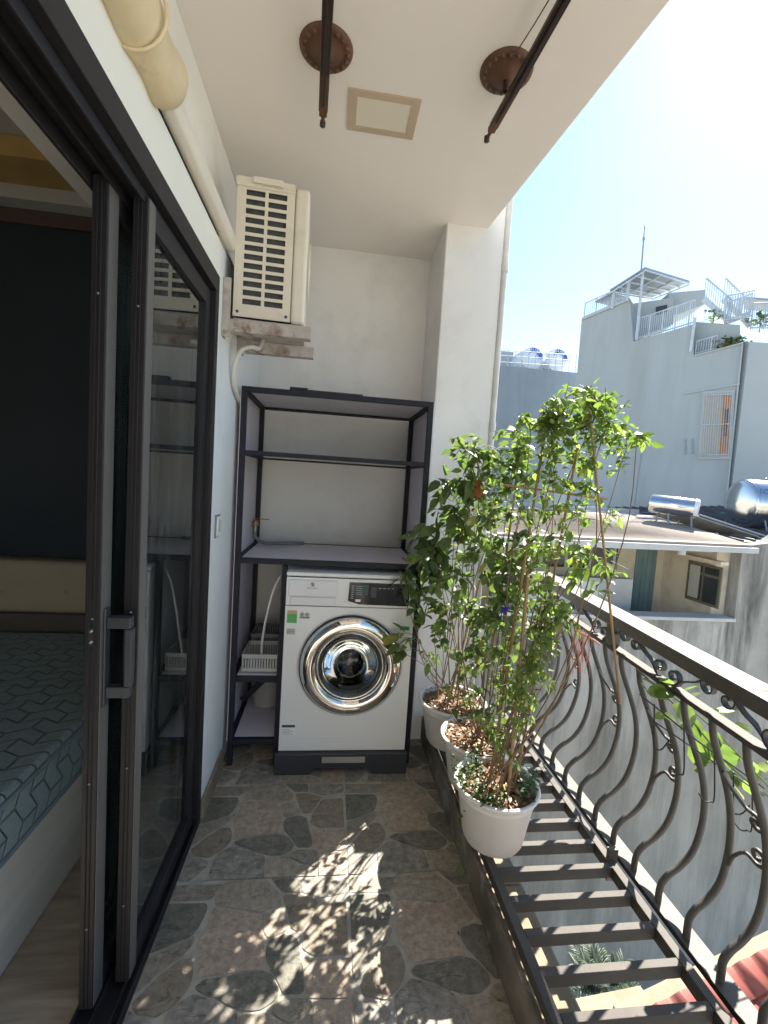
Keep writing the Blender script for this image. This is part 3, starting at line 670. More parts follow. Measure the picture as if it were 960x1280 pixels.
def bracket(y, label):
    t = thing('wall_bracket', label, 'wall bracket', (XW, y, 1.90), 'air conditioner brackets')
    b = MB(); b.box(XW + 0.001, XW + 0.006, y - 0.022, y + 0.022, 1.885, 2.10); b.box(XW + 0.006, XW + 0.03, y - 0.022, y - 0.018, 1.885, 2.10)
    b.build('wall_plate', M['bracket'], t, bevel=0.001)
    b = MB(); b.box(XW + 0.0305, -0.112, y - 0.022, y - 0.018, 1.905, 1.951); b.box(XW + 0.0305, -0.112, y - 0.018, y + 0.022, 1.947, 1.951); b.box(XW + 0.0305, -0.112, y - 0.018, y + 0.022, 1.905, 1.909)
    b.build('support_arm', M['bracket'], t, bevel=0.001)
    b = MB()
    for z in (1.93, 2.03, 2.08): b.lathe([(0.009, 0), (0.009, 0.006), (0.0, 0.007)], (XW + 0.006, y + 0.006, z), 6, 'X')
    b.build('bolt', M['bracket'], t)
bracket(1.800, 'rusty angle bracket under the near end of the air conditioner')
bracket(2.07, 'rusty angle bracket under the far end of the air conditioner')
b = MB(); pts = [(-0.33, 2.02, 1.952), (-0.335, 1.96, 1.90), (-0.36, 1.93, 1.895), (-0.40, 1.92, 1.87), (-0.425, 1.93, 1.80), (-0.428, 1.97, 1.74), (-0.43, 2.08, 1.70), (-0.432, 2.2, 1.68)]
b.tube(smooth_path(pts, 6), 0.010, 8); tag(b.build('drain_hose', M['pipe']), 'pale curved pipe hanging from under the air conditioner', 'pipe')
# trunking and elbow above the door
t = thing('pipe_trunking', 'long ivory pipe trunking running along the wall above the door', 'trunking', (-0.42, 1.4, 2.25))
pr = [(XW + 0.001, 2.205), (XW + 0.030, 2.203), (XW + 0.036, 2.211), (XW + 0.041, 2.225), (XW + 0.041, 2.245), (XW + 0.034, 2.260), (XW + 0.020, 2.267), (XW + 0.001, 2.267)]
def extr(b, prof, y0, y1):
    n = len(prof); b.add([(x, y0, z) for x, z in prof] + [(x, y1, z) for x, z in prof], [(i, (i + 1) % n, n + (i + 1) % n, n + i) for i in range(n)], True)
    b.add([(x, y0, z) for x, z in prof], [tuple(range(n))[::-1]]); b.add([(x, y1, z) for x, z in prof], [tuple(range(n))])
b = MB(); extr(b, pr, 1.06, 1.80); b.build('channel', M['trunking'], t)
b = MB(); b.box(XW - 0.06, XW + 0.020, 1.06, 1.80, 2.2675, 2.285); b.build('top_flange', M['trunking'], t, bevel=0.004)
b = MB(); b.box(XW - 0.06, XW, 1.70, 2.45, 2.202, 2.215); b.build('wall_cleat', M['trunking'], t)
t = thing('trunking_elbow', 'yellowed bulging plastic elbow cover on the trunking near the ceiling', 'pipe cover', (-0.40, 1.0, 2.25))
b = MB(); ya = 1.145; segs = [(ya, 0.30), (ya - 0.010, 0.85), (ya - 0.025, 1.0), (ya - 0.05, 1.02), (ya - 0.085, 0.90), (ya - 0.13, 0.95), (ya - 0.17, 1.10), (ya - 0.18, 1.04), (ya - 0.20, 1.08), (ya - 0.3, 1.05), (ya - 0.9, 1.05)]
rings = []
for (y, sc_) in segs:
    rings.append([Vector((XW + 0.020 + 0.051 * sc_ * math.cos(a), y, 2.243 + 0.062 * sc_ * math.sin(a))) for a in [2 * math.pi * k / 20 for k in range(20)]])
vs = [v for r_ in rings for v in r_]; n = 20
for v in vs:
    f = noise.noise(v * 9) * 0.006; v.x += f; v.z += f
b.add(vs, [(i * n + k, (i + 1) * n + k, (i + 1) * n + (k + 1) % n, i * n + (k + 1) % n) for i in range(len(rings) - 1) for k in range(n)], True)
b.add(rings[0], [tuple(range(n))]); b.add(rings[-1], [tuple(range(n))[::-1]])
b.build('cover', M['elbow'], t)
b = MB(); b.tube([(XW + 0.022 + 0.058 * math.cos(a), ya - 0.176, 2.243 + 0.070 * math.sin(a)) for a in [2 * math.pi * k / 20 for k in range(21)]], 0.004, 6, cap=False); b.build('seam_ring', M['elbow'], t)

# switch on the pier
t = thing('wall_switch', 'small square socket plate with dark outline on the white pier', 'switch', (XW, 1.815, 1.16))
b = MB(); b.box(XW + 0.001, XW + 0.006, 1.785, 1.850, 1.115, 1.205); b.build('backplate', M['print_grey'], t, bevel=0.002)
b = MB(); b.box(XW + 0.0062, XW + 0.010, 1.790, 1.845, 1.120, 1.200); fp = b.build('faceplate', M['paint'], t, bevel=0.002)
b = MB(); b.box(XW + 0.0102, XW + 0.0125, 1.806, 1.832, 1.137, 1.185); b.build('rocker', M['sticker_grey'], t)

# ================================================================== METAL SHELF
sh = thing('shelf_unit', 'tall dark steel shelf unit with lilac boards standing over the washing machine', 'shelf unit', (0.0, 2.3, 0))
SX0, SX1, SY0, SY1, SZ = -0.418, 0.452, 2.062, 2.60, 1.76
w_ = 0.024
def post(x, y, z0, z1): b = MB(); b.box(x, x + w_, y, y + w_, z0, z1); b.build('post', M['shelf_frame'], sh, bevel=0.0015)
post(SX0, SY0, 0, SZ); post(SX1 - w_, SY0, 0, SZ); post(SX0, SY1 - w_, 0, SZ); post(SX1 - w_, SY1 - w_, 0, SZ)
post(-0.205, SY0, 0, 0.962); post(-0.205, SY1 - w_, 0, 0.962)
def ring(z, xa=SX0, xb=SX1, board=True, h=w_, front=True):
    b = MB(); e = 0.0006
    if front: b.box(xa + w_ + e, xb - w_ - e, SY0, SY0 + w_, z - h, z)
    b.box(xa + w_ + e, xb - w_ - e, SY1 - w_, SY1, z - h, z)
    b.box(xa, xa + w_, SY0 + w_ + e, SY1 - w_ - e, z - h, z); b.box(xb - w_, xb, SY0 + w_ + e, SY1 - w_ - e, z - h, z)
    b.build('cross_rail', M['shelf_frame'], sh, bevel=0.0015)
    if board:
        b = MB(); b.box(xa + w_ + 0.002, xb - w_ - 0.002, SY0 + w_ + 0.001, SY1 - w_ - 0.002, z - 0.011, z - 0.001); b.build('board', M['lilac'], sh)
ring(SZ); ring(1.478, board=False, h=0.02); ring(0.99); ring(0.43, xb=-0.205 + w_); ring(0.13, xb=-0.205 + w_)
b = MB(); b.box(SX0 + w_ + 0.004, SX1 - w_ - 0.004, SY0 + w_ + 0.001, SY1 - w_ - 0.004, 1.463, 1.474); b.build('glass_shelf', M['glass'], sh)
b = MB(); b.box(SX0 - 0.004, SX0 - 0.001, SY0 + 0.004, SY1 - 0.004, 0.12, SZ - 0.004); b.build('side_board', M['lilac'], sh)
b = MB(); b.box(SX1 + 0.001, SX1 + 0.004, SY0 + 0.004, SY1 - 0.004, 0.12, SZ - 0.004); b.build('side_board', M['lilac'], sh)
b = MB(); b.bar((-0.40, 2.30, 0.20), (-0.20, 2.30, 0.41), 0.018, 0.03); b.build('diagonal_brace', M['shelf_frame'], sh)
t = thing('tool_bar', 'flat dark metal strip lying on top of the shelf unit', 'metal strip', (-0.1, 2.1, SZ))
b = MB(); b.bar((-0.21, 2.085, SZ + 0.008), (-0.13, 2.085, SZ + 0.008), 0.03, 0.014); b.build('strip_end', M['shelf_frame'], t, bevel=0.002)
b = MB(); b.bar((-0.129, 2.085, SZ + 0.005), (0.12, 2.09, SZ + 0.005), 0.02, 0.009); b.build('strip_bar', M['rubber'], t, bevel=0.002)
# valve, hoses
t = thing('water_valve', 'brass water valve with red lever on the wall inside the shelf', 'valve', (-0.40, 2.50, 1.09))
b = MB(); b.tube([(-0.444, 2.48, 1.10), (-0.385, 2.48, 1.10)], 0.012, 10); b.tube([(-0.400, 2.48, 1.10), (-0.400, 2.48, 1.06)], 0.011, 10); b.lathe([(0.016, 0), (0.016, 0.02), (0.008, 0.024), (0, 0.024)], (-0.40, 2.48, 1.10), 8); b.build('valve_body', M['brass'], t)
b = MB(); b.bar((-0.415, 2.475, 1.132), (-0.325, 2.46, 1.132), 0.012, 0.004); b.build('lever', M['red'], t, bevel=0.001)
b = MB(); b.tube(smooth_path([(-0.400, 2.48, 1.055), (-0.395, 2.47, 1.03), (-0.35, 2.45, 1.005), (-0.28, 2.46, 1.003), (-0.2, 2.50, 1.003), (-0.14, 2.54, 1.000)]), 0.010, 8)
tag(b.build('supply_hose', M['hose']), 'grey hose lying from the red valve across the middle lilac shelf', 'hose')
b = MB(); b.tube(smooth_path([(0.00, 2.55, 0.955), (-0.10, 2.35, 0.955), (-0.18, 2.15, 0.935), (-0.235, 2.10, 0.86), (-0.268, 2.09, 0.72), (-0.285, 2.10, 0.58), (-0.287, 2.14, 0.50), (-0.287, 2.2, 0.455)]), 0.0055, 8)
tag(b.build('cable', M['white_hose']), 'white cable arching from the washing machine top down to the plastic basket', 'cable')
# basket
def basket(x0, x1, y0, y1, z, h, label, m_):
    t = thing('plastic_basket', label, 'basket', ((x0 + x1) / 2, (y0 + y1) / 2, z))
    b = MB()
    for (xa, xb, ya, yb) in ((x0, x1, y0, y0 + 0.006), (x0, x1, y1 - 0.006, y1), (x0, x0 + 0.006, y0 + 0.006, y1 - 0.006), (x1 - 0.006, x1, y0 + 0.006, y1 - 0.006)):
        b.box(xa, xb, ya, yb, z + h - 0.02, z + h); b.box(xa, xb, ya, yb, z, z + 0.018)
    t2 = b.build('rim', m_, t, bevel=0.002)
    b = MB(); n = 12
    for k in range(n + 1):
        x = x0 + 0.003 + (x1 - x0 - 0.012) * k / n
        for y in (y0 + 0.001, y1 - 0.005): b.box(x, x + 0.007, y, y + 0.003, z + 0.018, z + h - 0.02)
    for k in range(n + 1):
        y = y0 + 0.003 + (y1 - y0 - 0.012) * k / n
        for x in (x0 + 0.001, x1 - 0.005): b.box(x, x + 0.003, y, y + 0.007, z + 0.018, z + h - 0.02)
    b.build('slats', m_, t)
    b = MB(); b.box(x0, x1, y0, y1, z - 0.0, z + 0.003); b.build('base', m_, t)
basket(-0.378, -0.212, 2.115, 2.30, 0.4335, 0.085, 'grey slatted plastic basket on the small lower shelf beside the washing machine', M['basket'])
basket(-0.375, -0.212, 2.34, 2.52, 0.4335, 0.105, 'darker slatted plastic basket behind the front basket on the lower shelf', M['hose'])
t = thing('bucket', 'off-white plastic bucket on the bottom shelf board', 'bucket', (-0.30, 2.40, 0.131))
b = MB(); b.lathe([(0.0, 0.0), (0.075, 0.0), (0.092, 0.235), (0.098, 0.235), (0.098, 0.25), (0.090, 0.25), (0.073, 0.01), (0, 0.01)], (-0.29, 2.42, 0.131), 32); b.build('bucket_body', M['bucket'], t)
b = MB(); b.tube([(-0.29 + 0.098 * math.cos(a), 2.42 + 0.098 * math.sin(a) * 0.9, 0.36 - 0.03 * abs(math.sin(a))) for a in [math.pi + math.pi * k / 12 for k in range(13)]], 0.003, 6); b.build('bucket_handle', M['basket'], t)

# ================================================================== WASHING MACHINE
WX0, WX1, WY0, WY1, WZ0, WZ1 = -0.178, 0.416, 2.010, 2.56, 0.105, 0.945
wm = thing('washing_machine', 'white front-loading washing machine with chrome ringed door under the shelf', 'washing machine', (0.12, 2.28, WZ0))
dcx, dcz = 0.132, 0.517
b = MB(); b.box(WX0, WX0 + 0.012, WY0 + 0.0145, WY1, WZ0, 0.925); b.box(WX1 - 0.012, WX1, WY0 + 0.0145, WY1, WZ0, 0.925)
b.box(WX0 + 0.0125, WX1 - 0.0125, WY1 - 0.012, WY1, WZ0, 0.925); b.box(WX0 + 0.0125, WX1 - 0.0125, WY0 + 0.0145, WY1 - 0.0125, WZ0, WZ0 + 0.012)
b.build('cabinet', M['enamel'], wm, bevel=0.008, seg=3)
def front_plate():      # front panel with a round opening
    b = MB(); n = 64; r0 = 0.236; y = WY0; xa, xb, za, zb = WX0 + 0.001, WX1 - 0.001, WZ0 + 0.002, 0.79
    inn = []; out = []
    for k in range(n):
        a = 2 * math.pi * k / n; c, s_ = math.cos(a), math.sin(a)
        inn.append(Vector((dcx + r0 * c, y, dcz + r0 * s_)))
        tt = min(((xb - dcx) / c) if c > 1e-6 else ((xa - dcx) / c) if c < -1e-6 else 1e9, ((zb - dcz) / s_) if s_ > 1e-6 else ((za - dcz) / s_) if s_ < -1e-6 else 1e9)
        out.append(Vector((dcx + tt * c, y, dcz + tt * s_)))
    for cx_, cz_ in ((xa, za), (xb, za), (xa, zb), (xb, zb)):
        k = min(range(n), key=lambda i: (out[i] - Vector((cx_, y, cz_))).length); out[k] = Vector((cx_, y, cz_))
    mid = [i.lerp(o_, 0.0) + (i - Vector((dcx, y, dcz))).normalized() * 0.010 for i, o_ in zip(inn, out)]
    back = [Vector((v.x, y + 0.014, v.z)) for v in inn]; bo = [Vector((v.x, y + 0.0125, v.z)) for v in out]
    inn2 = [Vector((v.x, y + 0.005, v.z)) for v in inn]
    vs = out + mid + inn2 + back + bo
    fs = []
    for i in range(3):
        for k in range(n): fs.append((i * n + k, i * n + (k + 1) % n, (i + 1) * n + (k + 1) % n, (i + 1) * n + k))
    for k in range(n): fs.append((4 * n + k, 4 * n + (k + 1) % n, (k + 1) % n, k))
    b.add(vs, fs, False)
    return b
front_plate().build('front_panel', M['enamel'], wm, recalc=True)
b = MB(); b.slab([(WX0 + 0.001, WY0 + 0.0, 0.793), (WX1 - 0.001, WY0 + 0.0, 0.793), (WX1 - 0.001, WY0 + 0.002, 0.922), (WX0 + 0.001, WY0 + 0.002, 0.922)], (0, 0.012, 0))
b.build('control_fascia', M['enamel'], wm, bevel=0.002)
b = MB(); b.box(WX0 - 0.001, WX1 + 0.001, WY0 + 0.004, WY1 + 0.01, 0.926, WZ1); b.build('lid', M['enamel'], wm, bevel=0.006, seg=3)
# drawer
b = MB(); b.box(WX0 + 0.012, WX0 + 0.232, WY0 - 0.006, WY0 + 0.001, 0.838, 0.912); dr = b.build('detergent_drawer', M['enamel2'], wm, bevel=0.003)
b = MB(); b.box(WX0 + 0.020, WX0 + 0.226, WY0 - 0.0065, WY0 + 0.001, 0.796, 0.834); b.build('drawer_grip', M['enamel2'], dr, bevel=0.006, seg=3)
b = MB()
lx, lz = WX0 + 0.118, 0.893
for (xa, xb, za, zb) in ((-0.0085, 0.0085, 0.0068, 0.0085), (-0.0085, 0.0085, -0.0085, -0.0068), (-0.0085, -0.0068, -0.0068, 0.0068), (0.0068, 0.0085, -0.0068, 0.0068)):
    b.box(lx + xa, lx + xb, WY0 - 0.0067, WY0 - 0.0061, lz + za, lz + zb)
for sgn in (-1, 1):      # two mirrored bowls inside the square
    b.add([(lx + sgn * 0.0066, WY0 - 0.0066, lz - sgn * 0.0066), (lx - sgn * 0.003, WY0 - 0.0066, lz - sgn * 0.0066), (lx, WY0 - 0.0066, lz), (lx + sgn * 0.003, WY0 - 0.0066, lz + sgn * 0.003)], [(0, 1, 2, 3)])
b.add([(lx + 0.0042 * math.cos(a), WY0 - 0.0068, lz + 0.0042 * math.sin(a)) for a in [2 * math.pi * k / 14 for k in range(14)]], [tuple(range(14))[::-1]])
text_mb(b, 'Electrolux', (lx, WY0 - 0.0066, lz - 0.0165), 0.0115, FRONT)
b.build('logo', M['print_grey'], dr)
# display
b = MB(); dx0, dx1 = WX0 + 0.285, WX1 - 0.03
b.slab([(dx0 - 0.004, WY0 - 0.0005, 0.822), (dx0 + 0.05, WY0 - 0.0005, 0.807), (dx1, WY0 - 0.0005, 0.804), (dx1, WY0 - 0.0005, 0.908), (dx0, WY0 - 0.0005, 0.908)], (0, -0.003, 0))
dsp = b.build('display_panel', M['panel_black'], wm, recalc=True)
b = MB(); b.box(dx0 + 0.028, dx0 + 0.088, WY0 - 0.0042, WY0 - 0.0037, 0.848, 0.900); b.box(dx0 + 0.10, dx0 + 0.125, WY0 - 0.0042, WY0 - 0.0037, 0.842, 0.890); b.build('display_window', M['panel_teal'], dsp)
b = MB()
for k in range(7): b.box(dx0 + 0.010, dx0 + 0.020, WY0 - 0.0042, WY0 - 0.0037, 0.834 + k * 0.0095, 0.8365 + k * 0.0095)
for k in range(5): b.box(dx0 + 0.032, dx0 + 0.058, WY0 - 0.0047, WY0 - 0.0043, 0.852 + k * 0.0095, 0.8535 + k * 0.0095)
for k in range(4): b.box(dx0 + 0.135 + 0.02 * k, dx0 + 0.147 + 0.02 * k, WY0 - 0.0042, WY0 - 0.0037, 0.884, 0.887)
b.build('panel_print', M['print_light'], dsp)
b = MB(); b.box(dx0 + 0.030, dx0 + 0.054, WY0 - 0.0045, WY0 - 0.0037, 0.819, 0.831); b.build('panel_label', M['sticker'], dsp)
# door
dr = bpy.data.objects
b = MB(); b.lathe([(0.232, 0.006), (0.232, -0.012), (0.228, -0.022), (0.218, -0.030), (0.200, -0.036), (0.180, -0.036), (0.166, -0.030), (0.158, -0.018), (0.156, -0.006)], (dcx, WY0, dcz), 72, 'Y')
ring_ = b.build('door_ring', M['chrome'], wm)
b = MB(); b.lathe([(0.2355, -0.002), (0.2355, -0.012), (0.2325, -0.014), (0.2325, 0.0)], (dcx, WY0, dcz), 72, 'Y'); b.build('ring_gasket', M['dark_plastic'], ring_)
b = MB(); b.lathe([(0.156, -0.010), (0.150, -0.022), (0.135, -0.026), (0.12, 0.0), (0.10, 0.05), (0.07, 0.085), (0.035, 0.10), (0.0, 0.104)], (dcx, WY0, dcz), 64, 'Y')
b.build('door_glass', glassmat('bowl_glass', (0.42, 0.44, 0.45), 1.5), ring_)
b = MB(); b.lathe([(0.157, -0.004), (0.150, 0.004), (0.140, 0.006), (0.132, 0.05), (0.125, 0.055)], (dcx, WY0, dcz), 64, 'Y'); b.build('door_seal', M['hose'], ring_)
b = MB(); b.lathe([(0.128, 0.056), (0.235, 0.075), (0.235, 0.40), (0.10, 0.43), (0.0, 0.432)], (dcx, WY0, dcz), 48, 'Y')
b.build('drum', M['drum'], wm)
b = MB()
for k in range(3):
    a = math.pi / 2 + k * 2.094; c = Vector((dcx + 0.19 * math.cos(a), WY0 + 0.25, dcz + 0.19 * math.sin(a))); b.lathe([(0, -0.14), (0.035, -0.11), (0.045, 0.05), (0.0, 0.13)], c, 12, 'Y')
b.build('drum_paddle', M['bucket'], wm)
# stickers
b = MB(); b.box(WX0 + 0.008, WX0 + 0.058, WY0 - 0.0014, WY0 - 0.0004, 0.692, 0.775); stk = b.build('energy_sticker', M['sticker'], wm)
b = MB(); b.box(WX0 + 0.011, WX0 + 0.055, WY0 - 0.0020, WY0 - 0.0015, 0.712, 0.756); b.build('sticker_field', M['print_green'], stk)
b = MB(); b.box(WX0 + 0.011, WX0 + 0.055, WY0 - 0.0020, WY0 - 0.0015, 0.757, 0.770); b.build('sticker_band', M['print_orange'], stk)
b = MB(); b.box(WX0 + 0.011, WX0 + 0.050, WY0 - 0.0014, WY0 - 0.0004, 0.658, 0.686)
sk = b.build('small_sticker', M['sticker_grey'], wm)
b = MB()
for k in range(3): b.box(WX0 + 0.014, WX0 + 0.047, WY0 - 0.0019, WY0 - 0.0015, 0.664 + k * 0.007, 0.667 + k * 0.007)
b.build('sticker_print', M['print_grey'], sk)
b = MB()
for cx_ in (0.078, 0.101):
    b.lathe([(0.0, -0.0012), (0.0105, -0.0012), (0.0105, -0.0002)], (WX0 + cx_, WY0, 0.752), 20, 'Y')
bd = b.build('round_badge', M['sticker_grey'], wm)
b = MB(); b.box(WX0 + 0.067, WX0 + 0.112, WY0 - 0.0011, WY0 - 0.0003, 0.734, 0.742)
for cx_ in (0.078, 0.101): b.lathe([(0.0, -0.0018), (0.004, -0.0018), (0.004, -0.0013)], (WX0 + cx_, WY0, 0.752), 10, 'Y')
b.build('badge_print', M['print_grey'], bd)
b = MB(); b.box(WX0 + 0.012, WX0 + 0.075, WY0 - 0.0012, WY0 - 0.0003, 0.178, 0.232); wl = b.build('warning_sticker', M['sticker'], wm)
b = MB(); b.box(WX0 + 0.012, WX0 + 0.072, WY0 - 0.0018, WY0 - 0.0013, 0.219, 0.231); b.build('sticker_heading', M['print_navy'], wl)
b = MB()
for k in range(4): b.box(WX0 + 0.015, WX0 + (0.05 if k % 2 else 0.062), WY0 - 0.0018, WY0 - 0.0013, 0.186 + k * 0.0072, 0.1875 + k * 0.0072)
b.build('sticker_lines', M['print_grey'], wl)
b = MB(); b.box(WX1 - 0.062, WX1 - 0.018, WY0 - 0.0012, WY0 - 0.0003, 0.690, 0.708); b.build('teal_sticker', M['print_teal'], wm)
b = MB(); b.box(WX0 + 0.002, WX1 - 0.002, WY0 - 0.0015, WY0 - 0.0002, 0.107, 0.175); b.build('plinth_flap', M['enamel'], wm, bevel=0.0005)
# stand
st_ = thing('machine_stand', 'low dark plastic stand with a silver label under the washing machine', 'stand', (0.12, 2.28, 0))
b = MB(); b.slab([(-0.192, 1.985, 0.003), (-0.03, 1.985, 0.003), (0.0, 1.985, 0.035), (0.235, 1.985, 0.035), (0.27, 1.985, 0.003), (0.425, 1.985, 0.003), (0.425, 1.985, 0.104), (-0.192, 1.985, 0.104)], (0, 0.6, 0))
b.build('stand_body', M['dark_plastic'], st_, bevel=0.004, recalc=True)
b = MB(); b.box(0.025, 0.225, 1.981, 1.9845, 0.062, 0.090); b.build('stand_label', M['silver_strip'], st_, bevel=0.001)

# ================================================================== GRATING + RAILING
def xin(y): return 0.988 + 0.085 * (y - 0.856)       # inner edge of the flat top rail
gr = thing('floor_grating', 'dark steel ladder grating with open gaps beside the tiled floor, carrying the pots', 'grating', (0.79, 1.0, ZT))
YE = YC - 0.004
b = MB(); b.box(0.570, 0.597, -1.5, YE, 0.132, ZT); b.build('inner_beam', M['iron_dust'], gr, bevel=0.0015)
b = MB(); b.box(0.982, 1.008, -1.5, YE, 0.125, ZT); b.build('outer_beam', M['iron_dust'], gr, bevel=0.0015)
for k in range(-24, 15):
    y = 0.875 + 0.0985 * k
    if y > YE - 0.02: break
    b = MB(); b.box(0.598, 0.981, y, y + 0.021, 0.128, ZT - 0.001); b.build('rung', M['iron_dust'], gr, bevel=0.0015)
rl = thing('railing', 'black wrought iron balcony railing with bellied balusters and a wide flat top rail', 'railing', (1.05, 1.0, ZT))
b = MB(); b.box(1.032, 1.092, -1.5, YE, 0.145, ZT - 0.002); b.build('bottom_rail', M['iron_cap'], rl, bevel=0.0015)
b = MB(); b.box(1.0095, 1.031, -1.5, YE, 0.130, 0.136); b.build('spacer_strip', M['iron'], rl)
ya, yb = -1.5, YE
b = MB(); b.prism([(xin(ya), ya), (xin(ya) + 0.09, ya), (xin(yb) + 0.09, yb), (xin(yb), yb)], 0.904, 0.943)
b.build('top_rail', M['iron'], rl, bevel=0.003)
b = MB(); b.prism([(xin(ya) + 0.002, ya), (xin(ya) + 0.088, ya), (xin(yb) + 0.088, yb), (xin(yb) + 0.002, yb)], 0.9432, 0.9450); b.build('rail_cap', M['iron_cap'], rl)
b = MB(); b.prism([(xin(ya) + 0.030, ya), (xin(ya) + 0.066, ya), (xin(yb) + 0.066, yb), (xin(yb) + 0.030, yb)], 0.800, 0.815)
b.build('middle_rail', M['iron_dust'], rl, bevel=0.002)
# peeled patches and dry leaves lying on the top rail
b = MB()
for (y0_, n_) in ((1.42, 7), (1.30, 16), (1.0, 8), (0.86, 9)):
    for k in range(n_):
        c = Vector((xin(y0_) + 0.045 + rnd.gauss(0, 0.014), y0_ + rnd.gauss(0, 0.03), 0.9453)); r_ = rnd.uniform(0.003, 0.008)
        m_ = 7; b.add([c + Vector((r_ * rnd.uniform(0.6, 1.3) * math.cos(2 * math.pi * i / m_), r_ * rnd.uniform(0.6, 1.3) * math.sin(2 * math.pi * i / m_), rnd.uniform(0, 0.001))) for i in range(m_)], [tuple(range(m_))])
b.build('peeling_patch', mat('peeled_orange', (0.45, 0.27, 0.15), 0.8, var=0.3, scale=40), rl)
prof = [(1.052, 0.164), (1.053, 0.195), (1.060, 0.222), (1.082, 0.248), (1.112, 0.270), (1.142, 0.302), (1.163, 0.345), (1.175, 0.405), (1.177, 0.460), (1.170, 0.52), (1.155, 0.575), (1.132, 0.63), (1.105, 0.69), (1.083, 0.745), (1.072, 0.801)]
def balpts(y):
    k = (xin(y) + 0.048 - 1.072)
    pts = []
    for x, z in prof:
        f = min(1.0, max(0.0, (z - 0.19) / 0.45)); dx = k * f + (-0.03 * f * (1 - f) * 4 if y < 1.1 else 0) * 0.5
        pts.append((x + dx, y, z))
    return smooth_path(pts, 4)
by = [0.933 + 0.1093 * k for k in range(-22, 13)]
by = [y for y in by if y < YE - 0.03]
for y in by:
    b = MB(); b.tube(balpts(y), 0.0094, 8); b.build('baluster', M['iron'], rl)
# square posts
for y in (1.54, 0.42):
    b = MB(); x = xin(y) + 0.048; b.box(x - 0.018, x + 0.018, y - 0.018, y + 0.018, 0.816, 0.903); b.build('post_block', M['iron'], rl, bevel=0.002)
for y in (1.305, 0.2):
    b = MB(); b.box(0.988, 1.02, y - 0.008, y + 0.008, 0.09, 0.20); b.build('anchor_post', M['iron'], rl, bevel=0.001)
def spiral(c, r0, turns, u, v, dir0=0.0, sgn=1, k=26, rmin=0.18):
    out = []
    for i in range(k + 1):
        t_ = i / k; a = dir0 + sgn * turns * 2 * math.pi * t_; r_ = r0 * (rmin + (1 - rmin) * t_)
        out.append(Vector(c) + Vector(u) * (r_ * math.cos(a)) + Vector(v) * (r_ * math.sin(a)))
    return out
Yv, Zv = Vector((0, 1, 0)), Vector((0, 0, 1))
def ribbon(b, pts, w, th):       # flat iron strip standing on edge across the rail
    pts = [Vector(p) for p in pts]; n = len(pts); X_ = Vector((w / 2, 0, 0)); vs = []
    for i in range(n):
        d = (pts[min(i + 1, n - 1)] - pts[max(i - 1, 0)]).normalized(); q = Vector((0, -d.z, d.y)).normalized() * th / 2
        vs += [pts[i] - X_ - q, pts[i] + X_ - q, pts[i] + X_ + q, pts[i] - X_ + q]
    fs = [(i * 4 + k, i * 4 + (k + 1) % 4, i * 4 + 4 + (k + 1) % 4, i * 4 + 4 + k) for i in range(n - 1) for k in range(4)]
    b.add(vs, fs + [(3, 2, 1, 0), (n * 4 - 4, n * 4 - 3, n * 4 - 2, n * 4 - 1)])
def band_scroll(y, flip):       # long S scroll lying in the band between middle and top rail
    x = xin(y) + 0.048; s_ = -1 if flip else 1
    a = spiral((x, y - s_ * 0.062, 0.8745), 0.028, 1.2, Yv * s_, Zv, math.pi / 2 - 1.2 * 2 * math.pi, 1)
    c = spiral((x, y + s_ * 0.062, 0.8455), 0.028, 1.2, Yv * s_, Zv, -math.pi / 2 - 1.2 * 2 * math.pi, 1)[::-1]
    pts = a + smooth_path([a[-1], Vector((x, y - s_ * 0.02, 0.868)), Vector((x, y + s_ * 0.02, 0.850)), c[0]], 5)[1:-1] + c
    b = MB(); ribbon(b, pts, 0.016, 0.0045); b.build('band_scroll', M['iron'], rl, recalc=True)
for k in range(-9, 5): band_scroll(1.33 + 0.20 * k, k % 2 == 0)
def belly(y, z):        # point on the baluster surface at height z
    pts = balpts(y); p = min(pts, key=lambda q: abs(q.z - z)); return p
def body_scroll(y):     # paired C scrolls between two balusters half way up
    a_, b_ = y + 0.006, y + 0.103
    pa = belly(y, 0.50); 
    for (zc, s_) in ((0.565, 1), (0.475, -1)):
        b = MB(); c = belly(y, zc); c = Vector((c.x + 0.002, y + 0.026, zc))
        tang = (belly(y, zc + 0.04) - belly(y, zc - 0.04)).normalized()
        sp = spiral(c, 0.025, 1.3, -Yv, tang * s_, 0.0, 1)
        b.tube(sp, 0.0058, 6)
        e = sp[-1]
        pe = belly(y, zc + 0.10 * s_)
        tail = smooth_path([e, Vector((c.x, y + 0.060, zc + 0.02 * s_)), Vector(((c.x + pe.x) / 2, y + 0.088, zc + 0.055 * s_)), Vector((pe.x, y + 0.098, zc + 0.09 * s_))], 5)
        b.tube(tail, 0.0052, 6)
        b.build('body_scroll', M['iron'], rl)
for k in range(-15, 13, 3):
    y = 0.933 + 0.1093 * k
    if y < YE - 0.15: body_scroll(y)
# return at the far end to the pillar
b = MB(); b.box(0.83, xin(YE) - 0.002, 2.17, YE, 0.904, 0.943); b.build('return_rail', M['iron_cap'], rl, bevel=0.003)
for x in (0.86, 0.95):
    b = MB(); b.tube([(x, 2.22, ZT), (x, 2.22, 0.905)], 0.008, 8); b.build('return_bar', M['iron'], rl)

